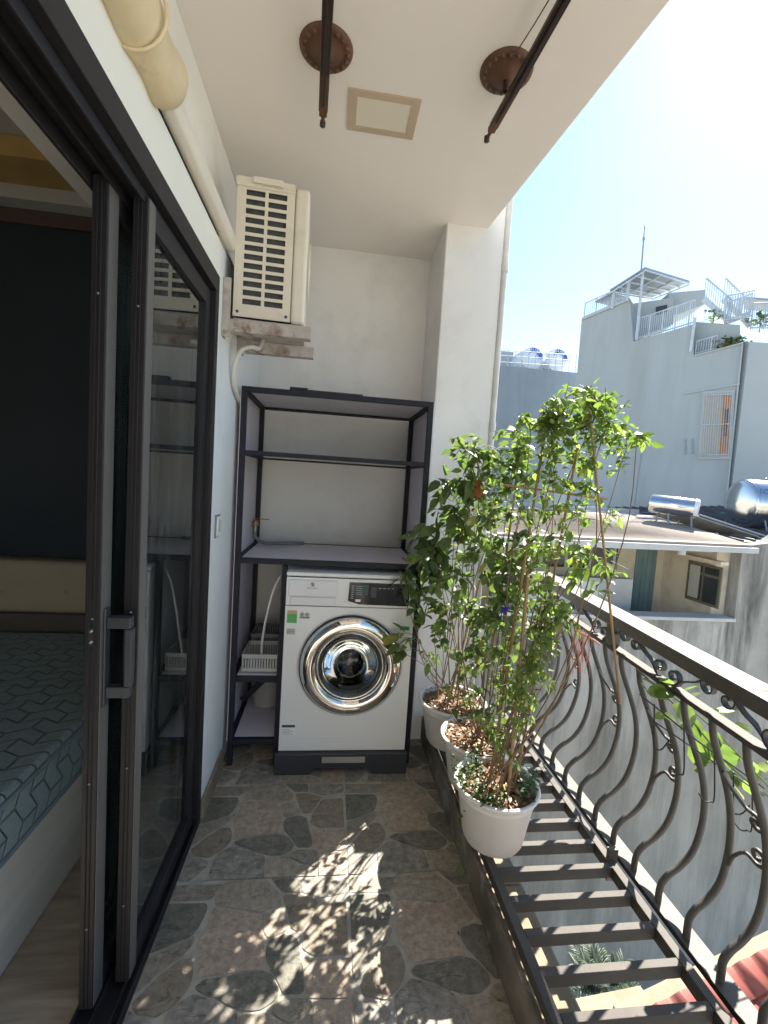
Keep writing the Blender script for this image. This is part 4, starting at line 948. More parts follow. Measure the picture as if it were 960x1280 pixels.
# wire plant hooks hanging outside the rail
t = thing('wire_hanger', 'thin black wire plant hanger with small hooks behind the balusters', 'wire hanger', (1.15, 1.0, 0.8))
b = MB()
for (px, py0, py1, dx) in ((818, 880, 931, 10), (855, 900, 962, -10), (893, 930, 996, -12), (917, 965, 1012, 12), (940, 950, 1032, -14)):
    a = aty(px, py0, 1.10); c = aty(px, py1, 1.10)
    k = dx / 556 * 1.2
    b.tube(smooth_path([a, c, c + Vector((k * 0.5, 0, -0.014)), c + Vector((k * 1.2, 0, -0.012)), c + Vector((k * 2.0, 0, 0.012))], 5), 0.0021, 6)
b.tube([aty(800, 868, 1.12), aty(870, 925, 1.10), aty(955, 985, 1.08)], 0.0024, 6); b.tube([aty(812, 898, 1.12), aty(955, 995, 1.08)], 0.0020, 6)
b.build('hook_wires', M['rubber'], t)

# ================================================================== POTS AND PLANTS
POTS = [(0.622, 1.410, 0.144, 'front white plastic flower pot nearest the viewer, on the grating'),
        (0.650, 1.690, 0.150, 'middle white flower pot between the front pot and the far pot'),
        (0.625, 1.985, 0.158, 'far white flower pot beside the pillar and washing machine')]
def pot(cx, cy, r, label):
    t = thing('flower_pot', label, 'flower pot', (cx, cy, ZT), 'white flower pots in a row')
    b = MB(); h = 0.205; k = r / 0.15
    b.lathe([(0.0, 0.0), (0.095 * k, 0.0), (0.100 * k, 0.004), (0.104 * k, 0.016), (0.108 * k, 0.018), (0.134 * k, h - 0.042), (0.137 * k, h - 0.040), (0.139 * k, h - 0.03), (0.140 * k, h - 0.014), (0.150 * k, h - 0.012), (0.153 * k, h - 0.005), (0.150 * k, h), (0.140 * k, h), (0.134 * k, h - 0.03), (0.130 * k, h - 0.06), (0, h - 0.06)], (cx, cy, ZT + 0.001), 56)
    b.build('pot_body', M['pot'], t)
    b = MB(); n = 30; m_ = 10; vs = []
    for i in range(m_ + 1):
        for j in range(n):
            a = 2 * math.pi * j / n; rr = 0.137 * k * i / m_
            p = Vector((cx + rr * math.cos(a), cy + rr * math.sin(a), 0)); p.z = ZT + h - 0.022 + 0.016 * noise.noise(p * 40) + 0.010 * (1 - i / m_)
            vs.append(p)
    b.add(vs, [(i * n + j, i * n + (j + 1) % n, (i + 1) * n + (j + 1) % n, (i + 1) * n + j) for i in range(m_) for j in range(n)], True)
    b.build('soil', M['soil'], t)
    b = MB()      # curled dry leaf litter
    for q in range(420):
        a = rnd.uniform(0, 6.28); rr = 0.128 * k * math.sqrt(rnd.random())
        leaf(b, Vector((cx + rr * math.cos(a), cy + rr * math.sin(a), ZT + h - 0.012 + rnd.uniform(0, 0.012))), Vector((rnd.uniform(-1, 1), rnd.uniform(-1, 1), rnd.uniform(-0.3, 0.5))), rnd.uniform(0.014, 0.034), 0.35, curl=rnd.uniform(0.2, 0.9))
    b.build('leaf_litter', M['husk'], t)
def leaf(b, p, d, L, wr=0.5, curl=0.25, roll=None):
    d = d.normalized(); up = Vector((0, 0, 1)) + Vector((rnd.uniform(-.6, .6), rnd.uniform(-.6, .6), 0))
    s_ = d.cross(up)
    if s_.length < 1e-3: s_ = d.orthogonal()
    s_.normalize(); n = s_.cross(d).normalized()
    if roll is not None: q = Matrix.Rotation(roll, 3, d); s_ = q @ s_; n = q @ n
    W = L * wr * 0.5; f = 0.22
    def P(t_, u): return p + d * (L * t_) + s_ * (W * u) + n * (-curl * L * t_ * t_ * 0.6 + f * W * abs(u))
    vs = [P(0, 0), P(0.22, -0.78), P(0.22, 0), P(0.22, 0.78), P(0.52, -1.0), P(0.52, 0), P(0.52, 1.0), P(0.8, -0.58), P(0.8, 0), P(0.8, 0.58), P(1.0, 0)]
    b.add(vs, [(0, 1, 2), (0, 2, 3), (1, 4, 5, 2), (2, 5, 6, 3), (4, 7, 8, 5), (5, 8, 9, 6), (7, 10, 8), (8, 10, 9)], True)
for (cx, cy, r, lab) in POTS: pot(cx, cy, r, lab)

def branch(a, e, k=8, jit=0.02):
    a = Vector(a); e = Vector(e); out = []
    off = Vector((rnd.uniform(-1, 1), rnd.uniform(-1, 1), 0)) * jit * 2
    ph = Vector((rnd.uniform(0, 9), rnd.uniform(0, 9), rnd.uniform(0, 9)))
    for i in range(k + 1):
        t_ = i / k; p = a.lerp(e, t_) + off * math.sin(t_ * math.pi) + Vector((noise.noise(ph + Vector((t_ * 3, 0, 0))), noise.noise(ph + Vector((0, t_ * 3, 5))), 0)) * jit * math.sin(min(1, t_ * 2) * math.pi / 2)
        out.append(p)
    return out
def plant(label, pot_i, clusters, leafm, lsize, wr, dens, mains):
    cx, cy, r, _ = POTS[pot_i]
    t = thing('climbing_plant', label, 'potted plant', (cx, cy, ZT + 0.19))
    bs = MB(); bt = MB(); bl = MB(); trunk = []
    for q in range(mains):          # a handful of wiry main stems that fan out through the clusters
        a = rnd.uniform(0, 6.28); r0 = rnd.uniform(0.01, 0.07)
        s0 = Vector((cx + r0 * math.cos(a), cy + r0 * math.sin(a), ZT + 0.185))
        px, py, yd, rx, ry, n_, sz = clusters[q % len(clusters)]
        c = aty(px, py, yd); e = c + Vector((rnd.gauss(0, .4) * rx, 0, rnd.gauss(0, .4) * ry)) * (yd / FPX)
        k = 14; pts = branch(s0, e, k, 0.045); r_ = rnd.uniform(0.0024, 0.0036)
        bs.tube(pts, [r_ * (1 - 0.55 * i / k) for i in range(k + 1)], 5); trunk += pts[2:]
    for (px, py, yd, rx, ry, n_, sz) in clusters:
        c = aty(px, py, yd); rr = rx / FPX * yd * 1.3; rz = ry / FPX * yd * 1.35; ryd = min(0.17, rr * 1.2)
        n_ = int(n_ * dens); near = sorted(trunk, key=lambda u: (u - c).length)[:10]
        ntw = max(5, n_ // 8)
        for q in range(ntw):
            while True:
                v = Vector((rnd.uniform(-1, 1), rnd.uniform(-1, 1), rnd.uniform(-1, 1)))
                if v.length < 1: break
            e = c + Vector((v.x * rr, v.y * ryd, v.z * rz)); h = min(near, key=lambda u: (u - e).length * rnd.uniform(0.7, 1.4))
            mid = h.lerp(e, 0.5) + Vector((rnd.gauss(0, .012), rnd.gauss(0, .012), rnd.uniform(0.0, .03)))
            tw = smooth_path([h, mid, e], 5)
            bt.tube(tw, [0.0012] * len(tw), 4, cap=False)
            m_ = max(3, n_ // ntw)
            for k in range(m_):
                u = rnd.uniform(0.15, 1.0); idx = min(len(tw) - 1, int(u * (len(tw) - 1) + 0.5)); p = tw[idx] + Vector((rnd.gauss(0, 1), rnd.gauss(0, 1), rnd.gauss(0, 1))) * 0.010
                tdir = (tw[min(idx + 1, len(tw) - 1)] - tw[max(0, idx - 1)]); tdir = tdir.normalized() if tdir.length > 1e-6 else Vector((0, 0, 1))
                sdir = tdir.cross(Vector((0, 0, 1))); sdir = sdir.normalized() if sdir.length > 1e-3 else Vector((1, 0, 0))
                d = tdir * 0.5 + sdir * (1.0 if k % 2 else -1.0) * rnd.uniform(0.4, 1.1) + Vector((rnd.gauss(0, .4), rnd.gauss(0, .4), rnd.gauss(-0.35, .45)))
                leaf(bl, p, d, lsize * sz * rnd.uniform(0.4, 1.35), wr * rnd.uniform(0.75, 1.2), rnd.uniform(0.05, 0.8), roll=rnd.gauss(0, 0.6))
    bs.build('stems', M['stem'], t); bt.build('twigs', M['stem_green'], t); bl.build('leaves', M[leafm], t)
    return t
# far pot: large dark leaves by the pillar
pl3 = plant('dark green bushy climber with large leaves growing from the far pot', 2,
    [(600, 572, 1.88, 34, 24, 46, 1.0), (575, 615, 1.9, 34, 32, 64, 1.1), (605, 635, 1.9, 22, 22, 26, 1.0), (548, 662, 1.92, 30, 24, 48, 1.1), (527, 700, 1.9, 24, 30, 54, 1.1), (560, 705, 1.95, 32, 30, 52, 1.0),
     (575, 560, 1.9, 20, 14, 18, 0.8), (518, 752, 1.9, 14, 26, 26, 1.0), (560, 760, 1.92, 34, 28, 40, 0.9), (505, 812, 1.9, 12, 24, 16, 1.1), (590, 670, 1.9, 26, 26, 34, 0.9), (535, 812, 1.95, 24, 20, 12, 0.8)],
    'leaf_dark', 0.064, 0.50, 1.9, 14)
pl2 = plant('thinner green climber with mixed leaves growing from the middle pot', 1,
    [(640, 552, 1.66, 30, 22, 60, 0.9), (622, 600, 1.68, 26, 24, 40, 0.8), (650, 650, 1.68, 30, 26, 46, 0.9), (615, 700, 1.68, 30, 26, 56, 1.0), (645, 720, 1.66, 28, 26, 60, 0.9), (600, 755, 1.68, 30, 28, 60, 0.9),
     (640, 775, 1.66, 34, 30, 80, 0.9), (605, 815, 1.68, 34, 24, 56, 0.8), (575, 850, 1.7, 30, 20, 30, 0.7), (620, 855, 1.66, 24, 20, 34, 0.7), (560, 800, 1.72, 26, 22, 34, 0.8), (590, 880, 1.66, 26, 20, 24, 0.8), (560, 735, 1.74, 26, 26, 34, 0.9), (600, 660, 1.72, 30, 28, 34, 0.9), (640, 610, 1.70, 26, 26, 34, 0.9), (670, 690, 1.62, 26, 26, 40, 0.9)],
    'leaf_mid', 0.045, 0.55, 2.15, 13)
pl1 = plant('tall bright green vine rising from the front pot and reaching highest', 0,
    [(722, 498, 1.42, 34, 18, 90, 0.95), (690, 520, 1.44, 30, 20, 70, 0.9), (755, 520, 1.42, 30, 22, 66, 0.8), (735, 545, 1.42, 38, 24, 90, 0.9), (805, 548, 1.40, 14, 12, 12, 1.1), (775, 560, 1.40, 16, 30, 30, 0.8),
     (665, 545, 1.45, 24, 20, 50, 0.9), (705, 580, 1.44, 32, 24, 64, 0.85), (735, 598, 1.42, 20, 26, 36, 0.9), (680, 625, 1.44, 30, 24, 40, 0.85), (715, 650, 1.42, 26, 22, 36, 0.8), (765, 650, 1.4, 16, 14, 14, 0.7),
     (690, 690, 1.42, 30, 24, 44, 0.85), (740, 725, 1.38, 20, 24, 18, 1.2), (665, 740, 1.42, 26, 26, 56, 0.85), (690, 770, 1.40, 22, 18, 50, 0.9), (665, 800, 1.4, 30, 22, 60, 0.8), (650, 845, 1.4, 26, 26, 54, 0.75), (640, 890, 1.4, 26, 22, 34, 0.7), (770, 715, 1.38, 14, 16, 8, 1.2), (615, 905, 1.42, 16, 16, 14, 0.8), (630, 820, 1.38, 30, 30, 40, 0.8), (655, 880, 1.36, 26, 26, 34, 0.7), (680, 840, 1.36, 20, 26, 26, 0.8), (625, 930, 1.40, 22, 16, 20, 0.7), (725, 690, 1.40, 24, 24, 26, 0.9)],
    'leaf_bright', 0.036, 0.56, 2.25, 17)
# low ferny weeds in the front pot
b = MB()
for q in range(70):
    a = rnd.uniform(1.8, 4.6) if q % 3 else rnd.uniform(-1.0, 0.5); rr = rnd.uniform(0.06, 0.13)
    p = Vector((POTS[0][0] + rr * math.cos(a), POTS[0][1] + rr * math.sin(a), ZT + 0.19)); e = p + Vector((rnd.gauss(0, .02) + 0.03 * math.cos(a), rnd.gauss(0, .02) + 0.02 * math.sin(a), rnd.uniform(0.02, 0.09)))
    for k in range(7): leaf(b, p.lerp(e, k / 6), Vector((rnd.gauss(0, 1), rnd.gauss(0, 1), rnd.uniform(-.1, .6))), rnd.uniform(0.010, 0.019), 0.6)
tag(b.build('ferny_weeds', M['moss_leaf']), 'low small-leaved weeds spilling over the rim of the front pot', 'weeds')
# trailing shoot over the kerb
t = thing('trailing_shoot', 'thin green shoot hanging from the front pot down over the floor edge', 'vine shoot', (0.5, 1.35, 0.3))
tp = [Vector((0.515, 1.36, 0.352)), atx(568, 985, 0.51), atx(572, 1030, 0.515), atx(575, 1052, 0.50), atx(583, 1085, 0.48)]
tp = smooth_path(tp, 6); b = MB(); b.tube(tp, 0.0012, 5); b.build('shoot_stem', M['stem_green'], t)
b = MB()
for i, (px, py, x) in enumerate([(566, 1050, 0.51), (570, 1055, 0.51), (574, 1048, 0.51), (577, 1083, 0.485), (582, 1088, 0.485), (573, 1079, 0.485), (580, 1020, 0.51), (575, 1000, 0.51), (584, 1012, 0.51)]):
    leaf(b, atx(px, py, x), Vector((rnd.uniform(-1, 1), rnd.uniform(-.4, .4), rnd.uniform(-.6, .2))), 0.024, 0.6)
b.build('shoot_leaves', M['leaf_bright'], t)
# pea flowers, red leaves
def flower(px, py, y, label):
    c = aty(px, py, y); t = thing('pea_flower', label, 'flower', tuple(c), 'violet pea flowers')
    b = MB()
    for k in range(3): leaf(b, c, Vector((math.cos(k * 2.1) * 0.8, -0.6, math.sin(k * 2.1) * 0.5 - 0.2)), 0.024, 0.95, 0.1)
    b.build('petals', M['petal'], t)
    b = MB(); b.tube([c, c + Vector((0.0, 0.01, 0.02))], 0.0016, 5); b.build('flower_stalk', M['stem_green'], t)
flower(757, 717, 1.36, 'small violet flower at the right edge of the tall vine, above the top rail')
flower(632, 759, 1.40, 'small violet flower low in the middle of the foliage')
b = MB()
for (px, py) in ((598, 598), (603, 606), (612, 597), (594, 610), (584, 632)):
    leaf(b, aty(px, py, 1.80), Vector((rnd.uniform(-.5, .5), rnd.uniform(-.4, .1), -1)), 0.05, 0.7, 0.5)
tag(b.build('dried_leaves', M['petal_orange']), 'withered orange leaves hanging in the dark green climber', 'dried leaves')
# stakes
def stake(a, e, r, label):
    b = MB(); a = Vector(a); e = Vector(e); n = 14; b.tube([a.lerp(e, i / n) for i in range(n + 1)], [r * (1.12 if i % 4 == 0 else 1.0) for i in range(n + 1)], 7)
    tag(b.build('bamboo_stake', M['bamboo']), label, 'plant stake', 'bamboo stakes in the pots')
stake((0.60, 1.42, ZT + 0.16), aty(684, 524, 1.50), 0.0048, 'brown stake leaning right through the middle of the tall vine')
stake((0.70, 1.43, ZT + 0.16), aty(722, 560, 1.46), 0.0045, 'brown stake just left of the thin rightmost stake')
stake(aty(775, 880, 1.30), aty(737, 512, 1.38), 0.0038, 'thin dark stake leaning against the top rail at the right of the vine')
stake((0.66, 1.70, ZT + 0.16), aty(655, 540, 1.70), 0.0042, 'upright stake in the middle pot')
stake((0.60, 1.98, ZT + 0.16), aty(632, 600, 1.86), 0.0042, 'short leaning stake in the far pot')
stake((0.645, 1.36, ZT + 0.16), aty(660, 720, 1.38), 0.0055, 'thick pale cane rising from the centre of the front pot')
b = MB(); b.bar(aty(630, 606, 1.52), aty(759, 624, 1.42), 0.010, 0.008); tag(b.build('cross_stick', M['bamboo']), 'horizontal brown stick tied across the stakes in the vine', 'stick')
b = MB()
for k in range(16):
    px = 728 + rnd.uniform(-10, 10); c = aty(px, 790 + rnd.uniform(-4, 4), 1.30)
    b.tube(smooth_path([c, c + Vector((rnd.gauss(0, .008), rnd.gauss(0, .008), -0.05)), c + Vector((rnd.gauss(0, .014), rnd.gauss(0, .01), -rnd.uniform(0.08, 0.16)))], 3), 0.0009, 4)
b.tube(smooth_path([aty(718, 786, 1.30), aty(728, 792, 1.30), aty(742, 800, 1.30), aty(750, 806, 1.30)], 4), 0.003, 5)
tag(b.build('tie_string', M['string']), 'frayed pinkish string tied round the stakes at the rail', 'string')
# vine on the outside of the railing
t = thing('railing_vine', 'bright green vine creeping along the outside of the railing below the top rail', 'vine', (1.2, 1.1, 0.7))
vp = smooth_path([aty(795, 835, 1.30), aty(830, 868, 1.25), aty(868, 905, 1.20), aty(905, 950, 1.17), aty(945, 985, 1.15), aty(985, 1010, 1.12)], 8)
b = MB(); b.tube(vp, 0.0028, 6)
b.tube(smooth_path([vp[4], vp[16] + Vector((0.02, 0, 0.02)), vp[30] + Vector((0.02, 0, 0.03)), vp[-1]], 8), 0.0022, 6); b.build('vine_stem', M['stem_green'], t)
b = MB()
for (px, py, L, dx, dz) in ((802, 848, .05, .8, -.3), (812, 858, .075, .9, -.5), (818, 872, .065, .6, .2), (840, 880, .085, 1, -.6), (850, 868, .05, .5, .6), (862, 895, .06, .4, -.9), (880, 912, .085, .2, -1), (890, 900, .07, .7, .1), (870, 925, .08, .1, -1), (905, 930, .09, .6, -.9),
                        (915, 915, .06, .8, .3), (925, 945, .07, .9, -.6), (945, 960, .06, .7, -.2), (885, 955, .07, -1, .1), (905, 962, .06, 1, -.7), (930, 975, .06, .9, -.9), (955, 975, .07, .8, .2), (845, 900, .05, -.6, .3), (958, 955, .06, .9, .5)):
    leaf(b, aty(px, py, 1.2 + rnd.uniform(-.03, .03)), Vector((dx, rnd.uniform(-.4, .3), dz)), L * 1.15, 0.62, 0.3, roll=rnd.uniform(-0.9, 0.9))
    leaf(b, aty(px + rnd.uniform(-14, 14), py + rnd.uniform(-12, 14), 1.2 + rnd.uniform(-.04, .04)), Vector((dx + rnd.uniform(-.8, .8), rnd.uniform(-.5, .4), dz + rnd.uniform(-.5, .5))), L * 0.8, 0.6, 0.3, roll=rnd.uniform(-0.9, 0.9))
b.build('vine_leaves', M['leaf_bright'], t)

b = MB()
for k in range(60):
    y = rnd.uniform(0.9, 2.0); x = rnd.choice([rnd.uniform(-0.42, 0.50), rnd.uniform(0.36, 0.54)])
    leaf(b, Vector((x, y, 0.004 + rnd.uniform(0, 0.003))), Vector((rnd.uniform(-1, 1), rnd.uniform(-1, 1), 0)), rnd.uniform(0.004, 0.013), 0.5, 0.3)
o_ = tag(b.build('fallen_leaves', M['husk']), 'tiny dry leaf crumbs scattered on the tiled balcony floor', 'leaf litter'); o_['kind'] = 'stuff'
# ================================================================== NEIGHBOURHOOD
GZ = -8.6
b = MB(); b.box(-150, 260, -60, 500, GZ - 1, GZ); struct(b.build('ground', M['ground']))
# ---- neighbour house with stained wall, recessed terrace and low roof (about 8 m away)
nb = thing('neighbour_house', 'low neighbouring house with black-streaked concrete wall, cream terrace recess and flat weathered roof', 'house', (6.0, 9.0, GZ))
ZL = -1.02; ZE = 0.46; XR_ = 8.30
b = MB()
b.box(-1.5, XR_, 8.0, 8.25, GZ, ZL)                 # wall below the terrace
b.slab([(XR_, 8.0, GZ), (16.0, 8.0, GZ), (16.0, 8.0, 1.15), (9.2, 8.0, 0.84), (8.9, 8.0, 0.62), (XR_, 8.0, 0.52)], (0, 0.25, 0))
b.build('stained_wall', M['stain'], nb, recalc=True)
b = MB(); b.box(-1.5, XR_ - 0.02, 7.93, 8.30, ZL, ZL + 0.07); b.build('parapet_coping', M['fascia'], nb, bevel=0.01)
b = MB(); b.box(-1.5, 8.0, 9.70, 9.9, -2.2, 0.60); b.build('terrace_wall', M['cream'], nb)
b = MB(); b.box(8.0, 8.29, 8.26, 9.69, -2.2, 0.45); b.build('terrace_side_wall', M['cream'], nb)
b = MB(); b.box(-1.5, 8.0, 8.3, 9.69, -2.25, -2.15); b.build('terrace_slab', M['cream'], nb)
# teal door
dx_ = aty(792, 730, 9.70).x; b = MB(); b.box(dx_ - 0.02, dx_ + 0.50, 9.66, 9.698, -2.14, 0.25); d_ = b.build('terrace_door', M['teal_door'], nb)
b = MB()
for k in range(4): b.box(dx_ + 0.02 + k * 0.12, dx_ + 0.04 + k * 0.12, 9.648, 9.6595, -2.1, 0.2)
b.build('door_ribs', M['teal_door'], d_)
# left windows and opening behind the vine
wx = aty(740, 700, 9.70).x
b = MB(); b.box(wx - 1.9, wx + 0.62, 9.67, 9.698, -0.35, 0.22); w1_ = b.build('terrace_window', M['dark_glass'], nb)
b = MB()
for k in range(5): b.box(wx - 1.9 + k * 0.6, wx - 1.84 + k * 0.6, 9.655, 9.669, -0.35, 0.22)
b.build('window_bars', M['fascia'], w1_)
b = MB(); b.box(wx - 2.6, wx + 0.5, 8.9, 9.1, -1.2, -0.42); b.build('low_partition', M['fascia'], nb)
b = MB(); b.box(wx - 2.2, wx - 0.3, 8.895, 8.899, -1.1, -0.5); b.build('partition_panel', M['sticker'], nb)
# window on the side wall (facing -X)
p0 = atx(862, 705, 8.0); p1 = atx(905, 710, 8.0)
wy0, wy1 = p1.y, p0.y; wz0, wz1 = -0.80, 0.06
b = MB(); b.box(7.965, 7.998, wy0, wy1, wz0, wz1); w_o = b.build('side_window', M['win_frame'], nb, bevel=0.006)
wym = (wy0 + wy1) / 2
b = MB()
for (ya_, yb_) in ((wy0 + 0.06, wym - 0.03), (wym + 0.03, wy1 - 0.06)):
    b.box(7.955, 7.964, ya_, yb_, wz0 + 0.06, wz1 - 0.26); b.box(7.955, 7.964, ya_, yb_, wz1 - 0.20, wz1 - 0.06)
b.build('window_pane', M['dark_glass'], w_o)
b = MB(); b.box(7.950, 7.954, wym + 0.08, wy1 - 0.08, wz0 + 0.08, wz1 - 0.07); b.build('curtain', M['curtain'], w_o)
b = MB(); b.box(7.82, 7.998, wy0 - 0.1, wy1 + 0.1, wz1 + 0.06, wz1 + 0.13); b.build('window_lintel', M['cream'], nb)
# roof
b = MB(); zf = ZE + 0.02
b.slab([(-1.5, 7.80, zf), (8.30, 7.80, zf + 0.05), (8.36, 10.6, zf + 0.40), (-1.5, 10.9, zf + 0.36)], (0, 0, 0.05)); b.build('roof_sheet', M['grey_roof'], nb, recalc=True)
b = MB(); b.slab([(-1.5, 7.74, 0.33), (8.40, 7.74, 0.42), (8.40, 7.74, 0.53), (-1.5, 7.74, 0.48)], (0, 0.06, 0)); b.build('gutter', M['fascia'], nb, bevel=0.01, recalc=True)
b = MB()
for k in range(40): y = 7.95 + k * 0.066; b.bar((-1.5, y, zf + 0.052 + (y - 7.8) * 0.122), (8.3, y, zf + 0.100 + (y - 7.8) * 0.122), 0.018, 0.012)
b.build('roof_ribs', M['grey_roof'], nb)
b = MB(); b.slab([(8.42, 8.27, 0.58), (16, 8.27, 1.1), (16, 13.5, 1.45), (8.42, 13.5, 0.95)], (0, 0, -0.06)); b.build('dark_roof_sheet', M['dark_roof'], nb, recalc=True)
b = MB()
for k in range(26): x = 8.6 + k * 0.28; b.bar((x, 8.3, 0.60 + (x - 8.42) * 0.068), (x, 13.4, 0.97 + (x - 8.42) * 0.066), 0.05, 0.04)
b.build('dark_roof_ribs', M['dark_roof'], nb)
b = MB(); b.box(-1.5, 8.2, 11.0, 11.2, -1, 1.05); b.build('rear_parapet', M['greybld2'], nb)
b = MB(); b.tube([aty(858, 684, 7.7) + Vector((0.0, 0.1, -0.02)), aty(858, 684, 7.7) + Vector((0, .1, -0.16))], 0.07, 12); b.build('rain_outlet', M['fascia'], nb)

# ---- solar water heater
t = thing('solar_heater', 'small stainless solar water heater cylinder with its slanted tube panel on the low roof', 'solar water heater', (8.2, 9.8, 0.9))
A_ = aty(815, 629, 9.9); B_ = aty(868, 636, 9.3)
d = (B_ - A_).normalized(); rr = 0.225
def capsule(b, A, B, r, n=28, dome=0.35):
    d = (B - A).normalized(); q = Vector((0, 0, 1)).rotation_difference(d).to_matrix(); L = (B - A).length
    pf = [(0.0, -r * dome)] + [(r * math.sin(a), -r * dome * math.cos(a)) for a in [R(15 * k) for k in range(1, 7)]] + [(r, L * 0.5), (r, L)] + [(r * math.cos(a), L + r * dome * math.sin(a)) for a in [R(15 * k) for k in range(1, 6)]] + [(0, L + r * dome)]
    b.lathe(pf, A, n, 'Z', q)
b = MB(); capsule(b, A_, B_, rr); b.build('tank', M['inox'], t)
b = MB(); b.lathe([(0, 0.0), (rr * 0.9, 0.0), (rr * 1.02, -0.02), (rr * 1.02, -0.08)], B_ + d * 0.085, 28, 'Z', Vector((0, 0, 1)).rotation_difference(d).to_matrix()); b.build('end_cap', M['tank_white'], t)
b = MB()
pe0 = B_ + Vector((-0.1, -0.1, -0.15)); pe1 = aty(948, 671, 8.5)
dd = pe1 - pe0
for k in range(9):
    o_ = Vector((-0.05 * k, 0.10 * k, 0.0)); b.tube([pe0 + o_, pe1 + o_], 0.028, 8)
b.build('tube_panel', M['steel'], t)
b = MB(); b.tube([pe0 + Vector((0.1, -0.04, 0.03)), pe1 + Vector((0.1, -0.04, 0.03))], 0.02, 6)
for P_ in (A_ + d * 0.25, B_ - d * 0.15):
    for o_ in (-0.16, 0.16): b.bar(P_ + Vector((0, o_, -0.15)), P_ + Vector((0, o_ * 1.4, -0.62)), 0.025, 0.025)
b.bar(A_ + d * 0.25 + Vector((0, 0, -0.5)), B_ + Vector((0, 0, -0.5)), 0.02, 0.02)
b.build('support_frame', M['slat'], t)
# ---- big steel tank on the right
t = thing('water_tank', 'large lying stainless water tank with blue lettering at the right edge on its steel cradle', 'water tank', (10.8, 10.3, 0.9))
tc_ = aty(953, 632, 10.3) + Vector((-1.02, 0, 0)); rr = 0.62
A_ = tc_ + Vector((0.05, -0.5, 0)); B_ = A_ + Vector((1.3, -0.25, 0.0)); A_ = A_ + Vector((-0.1, 0.05, 0))
b = MB(); capsule(b, A_, B_, rr, 36, 0.22); b.build('tank_shell', M['inox'], t)
b = MB(); d = (B_ - A_).normalized(); q = Vector((0, 0, 1)).rotation_difference(d).to_matrix()
for s_ in (0.05, 0.45, 0.9, 1.25): b.lathe([(rr + 0.002, s_), (rr + 0.014, s_ + 0.012), (rr + 0.002, s_ + 0.024)], A_, 36, 'Z', q)
b.build('tank_ribs', M['inox'], t)
b = MB(); upd = Vector((0, -math.cos(R(38)), math.sin(R(38)))); L_ = MB()
tx = MB(); text_mb(tx, 'SON HA', (0, 0, 0), 0.17)
cdir = d; vdir = (Vector((0, 0, 1)) - cdir * cdir.z).normalized(); fdir = cdir.cross(vdir).normalized()
if fdir.y > 0: fdir = -fdir
vs = []
for v in tx.v:
    ang = R(32) + v.y / rr; vs.append(A_ + cdir * (0.34 + v.x + v.y * 0.25) + fdir * (math.cos(ang) * (rr + 0.006)) + vdir * (math.sin(ang) * (rr + 0.006)))
b.v = vs; b.f = tx.f; b.sm = tx.sm; b.mi = tx.mi
b.build('tank_lettering', M['tank_blue'], t)
b = MB(); b.lathe([(0.08, 0), (0.08, 0.05), (0.0, 0.06)], A_ + d * 0.5 + Vector((0, 0, rr - 0.01)), 16); b.build('tank_cap', M['inox'], t)
b = MB()
for s_ in (0.1, 0.65, 1.2):
    P_ = A_ + d * s_
    for o_ in (-0.5, 0.5): b.bar(P_ + Vector((0, o_, -0.2)), P_ + Vector((0.1, o_ * 1.2, -0.85)), 0.03, 0.03)
    b.bar(P_ + Vector((0, -0.55, -0.45)), P_ + Vector((0.4, -0.58, -0.85)), 0.02, 0.02)
    b.bar(P_ + Vector((0, -0.5, -0.66)), P_ + Vector((0, 0.5, -0.66)), 0.03, 0.03)
for o_ in (-0.54, 0.54): b.bar(A_ + Vector((0, o_, -0.25)), B_ + Vector((0, o_, -0.25)), 0.03, 0.03)
b.build('cradle', M['slat'], t)

# ---- big blue-grey building
CB = aty(722, 500, 18.0); CB = Vector((CB.x, 18.0, 0)); dirb = Vector((0.69, -0.724, 0)).normalized(); nb_ = Vector((dirb.y, -dirb.x, 0))
if nb_.y > 0: nb_ = -nb_
def onb(px, py, off=0.0):       # where a sight line meets the facade plane
    v = ray(px, py); P0 = CB + nb_ * off; t_ = (P0 - EYE).dot(nb_) / v.dot(nb_); return EYE + v * t_
bb = thing('tall_house', 'tall blue-grey rendered house with stepped roof terraces, railings and one barred window', 'house', (CB.x, CB.y, GZ))
back = -nb_ * 4.5
def facade(b, pts, off=0.0, depth=None): b.slab([onb(px, py, off) for px, py in pts], depth if depth is not None else back)
b = MB()
g0 = onb(722, 500); g1 = onb(928, 500); 
pts = [Vector((g0.x, g0.y, GZ)), Vector((g1.x, g1.y, GZ)), onb(928, 428), onb(867, 444), onb(867, 405), onb(792, 427), onb(787, 372), onb(727, 398)]
b.slab(pts, back); b.build('main_wall', M['greybld'], bb, recalc=True)
b = MB(); e2_ = onb(928, 428); q2_ = Vector((g1.x, g1.y, GZ)); side = Vector((0.93, -0.12, 0)) * 7
b.slab([q2_, q2_ + side, Vector((q2_.x, q2_.y, e2_.z)) + side, Vector((q2_.x, q2_.y, e2_.z))], (0.6, 4.0, 0)); b.build('right_wing', M['greybld2'], bb, recalc=True)
# vertical joint and ledges
b = MB(); j = onb(873, 500, 0.02); b.bar(onb(928, 430, 0.02), Vector((g1.x, g1.y, GZ)) + nb_ * 0.02, 0.06, 0.05)
b.bar(onb(728, 399, 0.03), onb(787, 374, 0.03), 0.12, 0.10); b.bar(onb(868, 445, 0.03), onb(928, 429, 0.03), 0.08, 0.05); b.bar(onb(925, 480, 0.03), onb(855, 492, 0.03), 0.06, 0.05)
b.build('coping', M['greybld2'], bb)
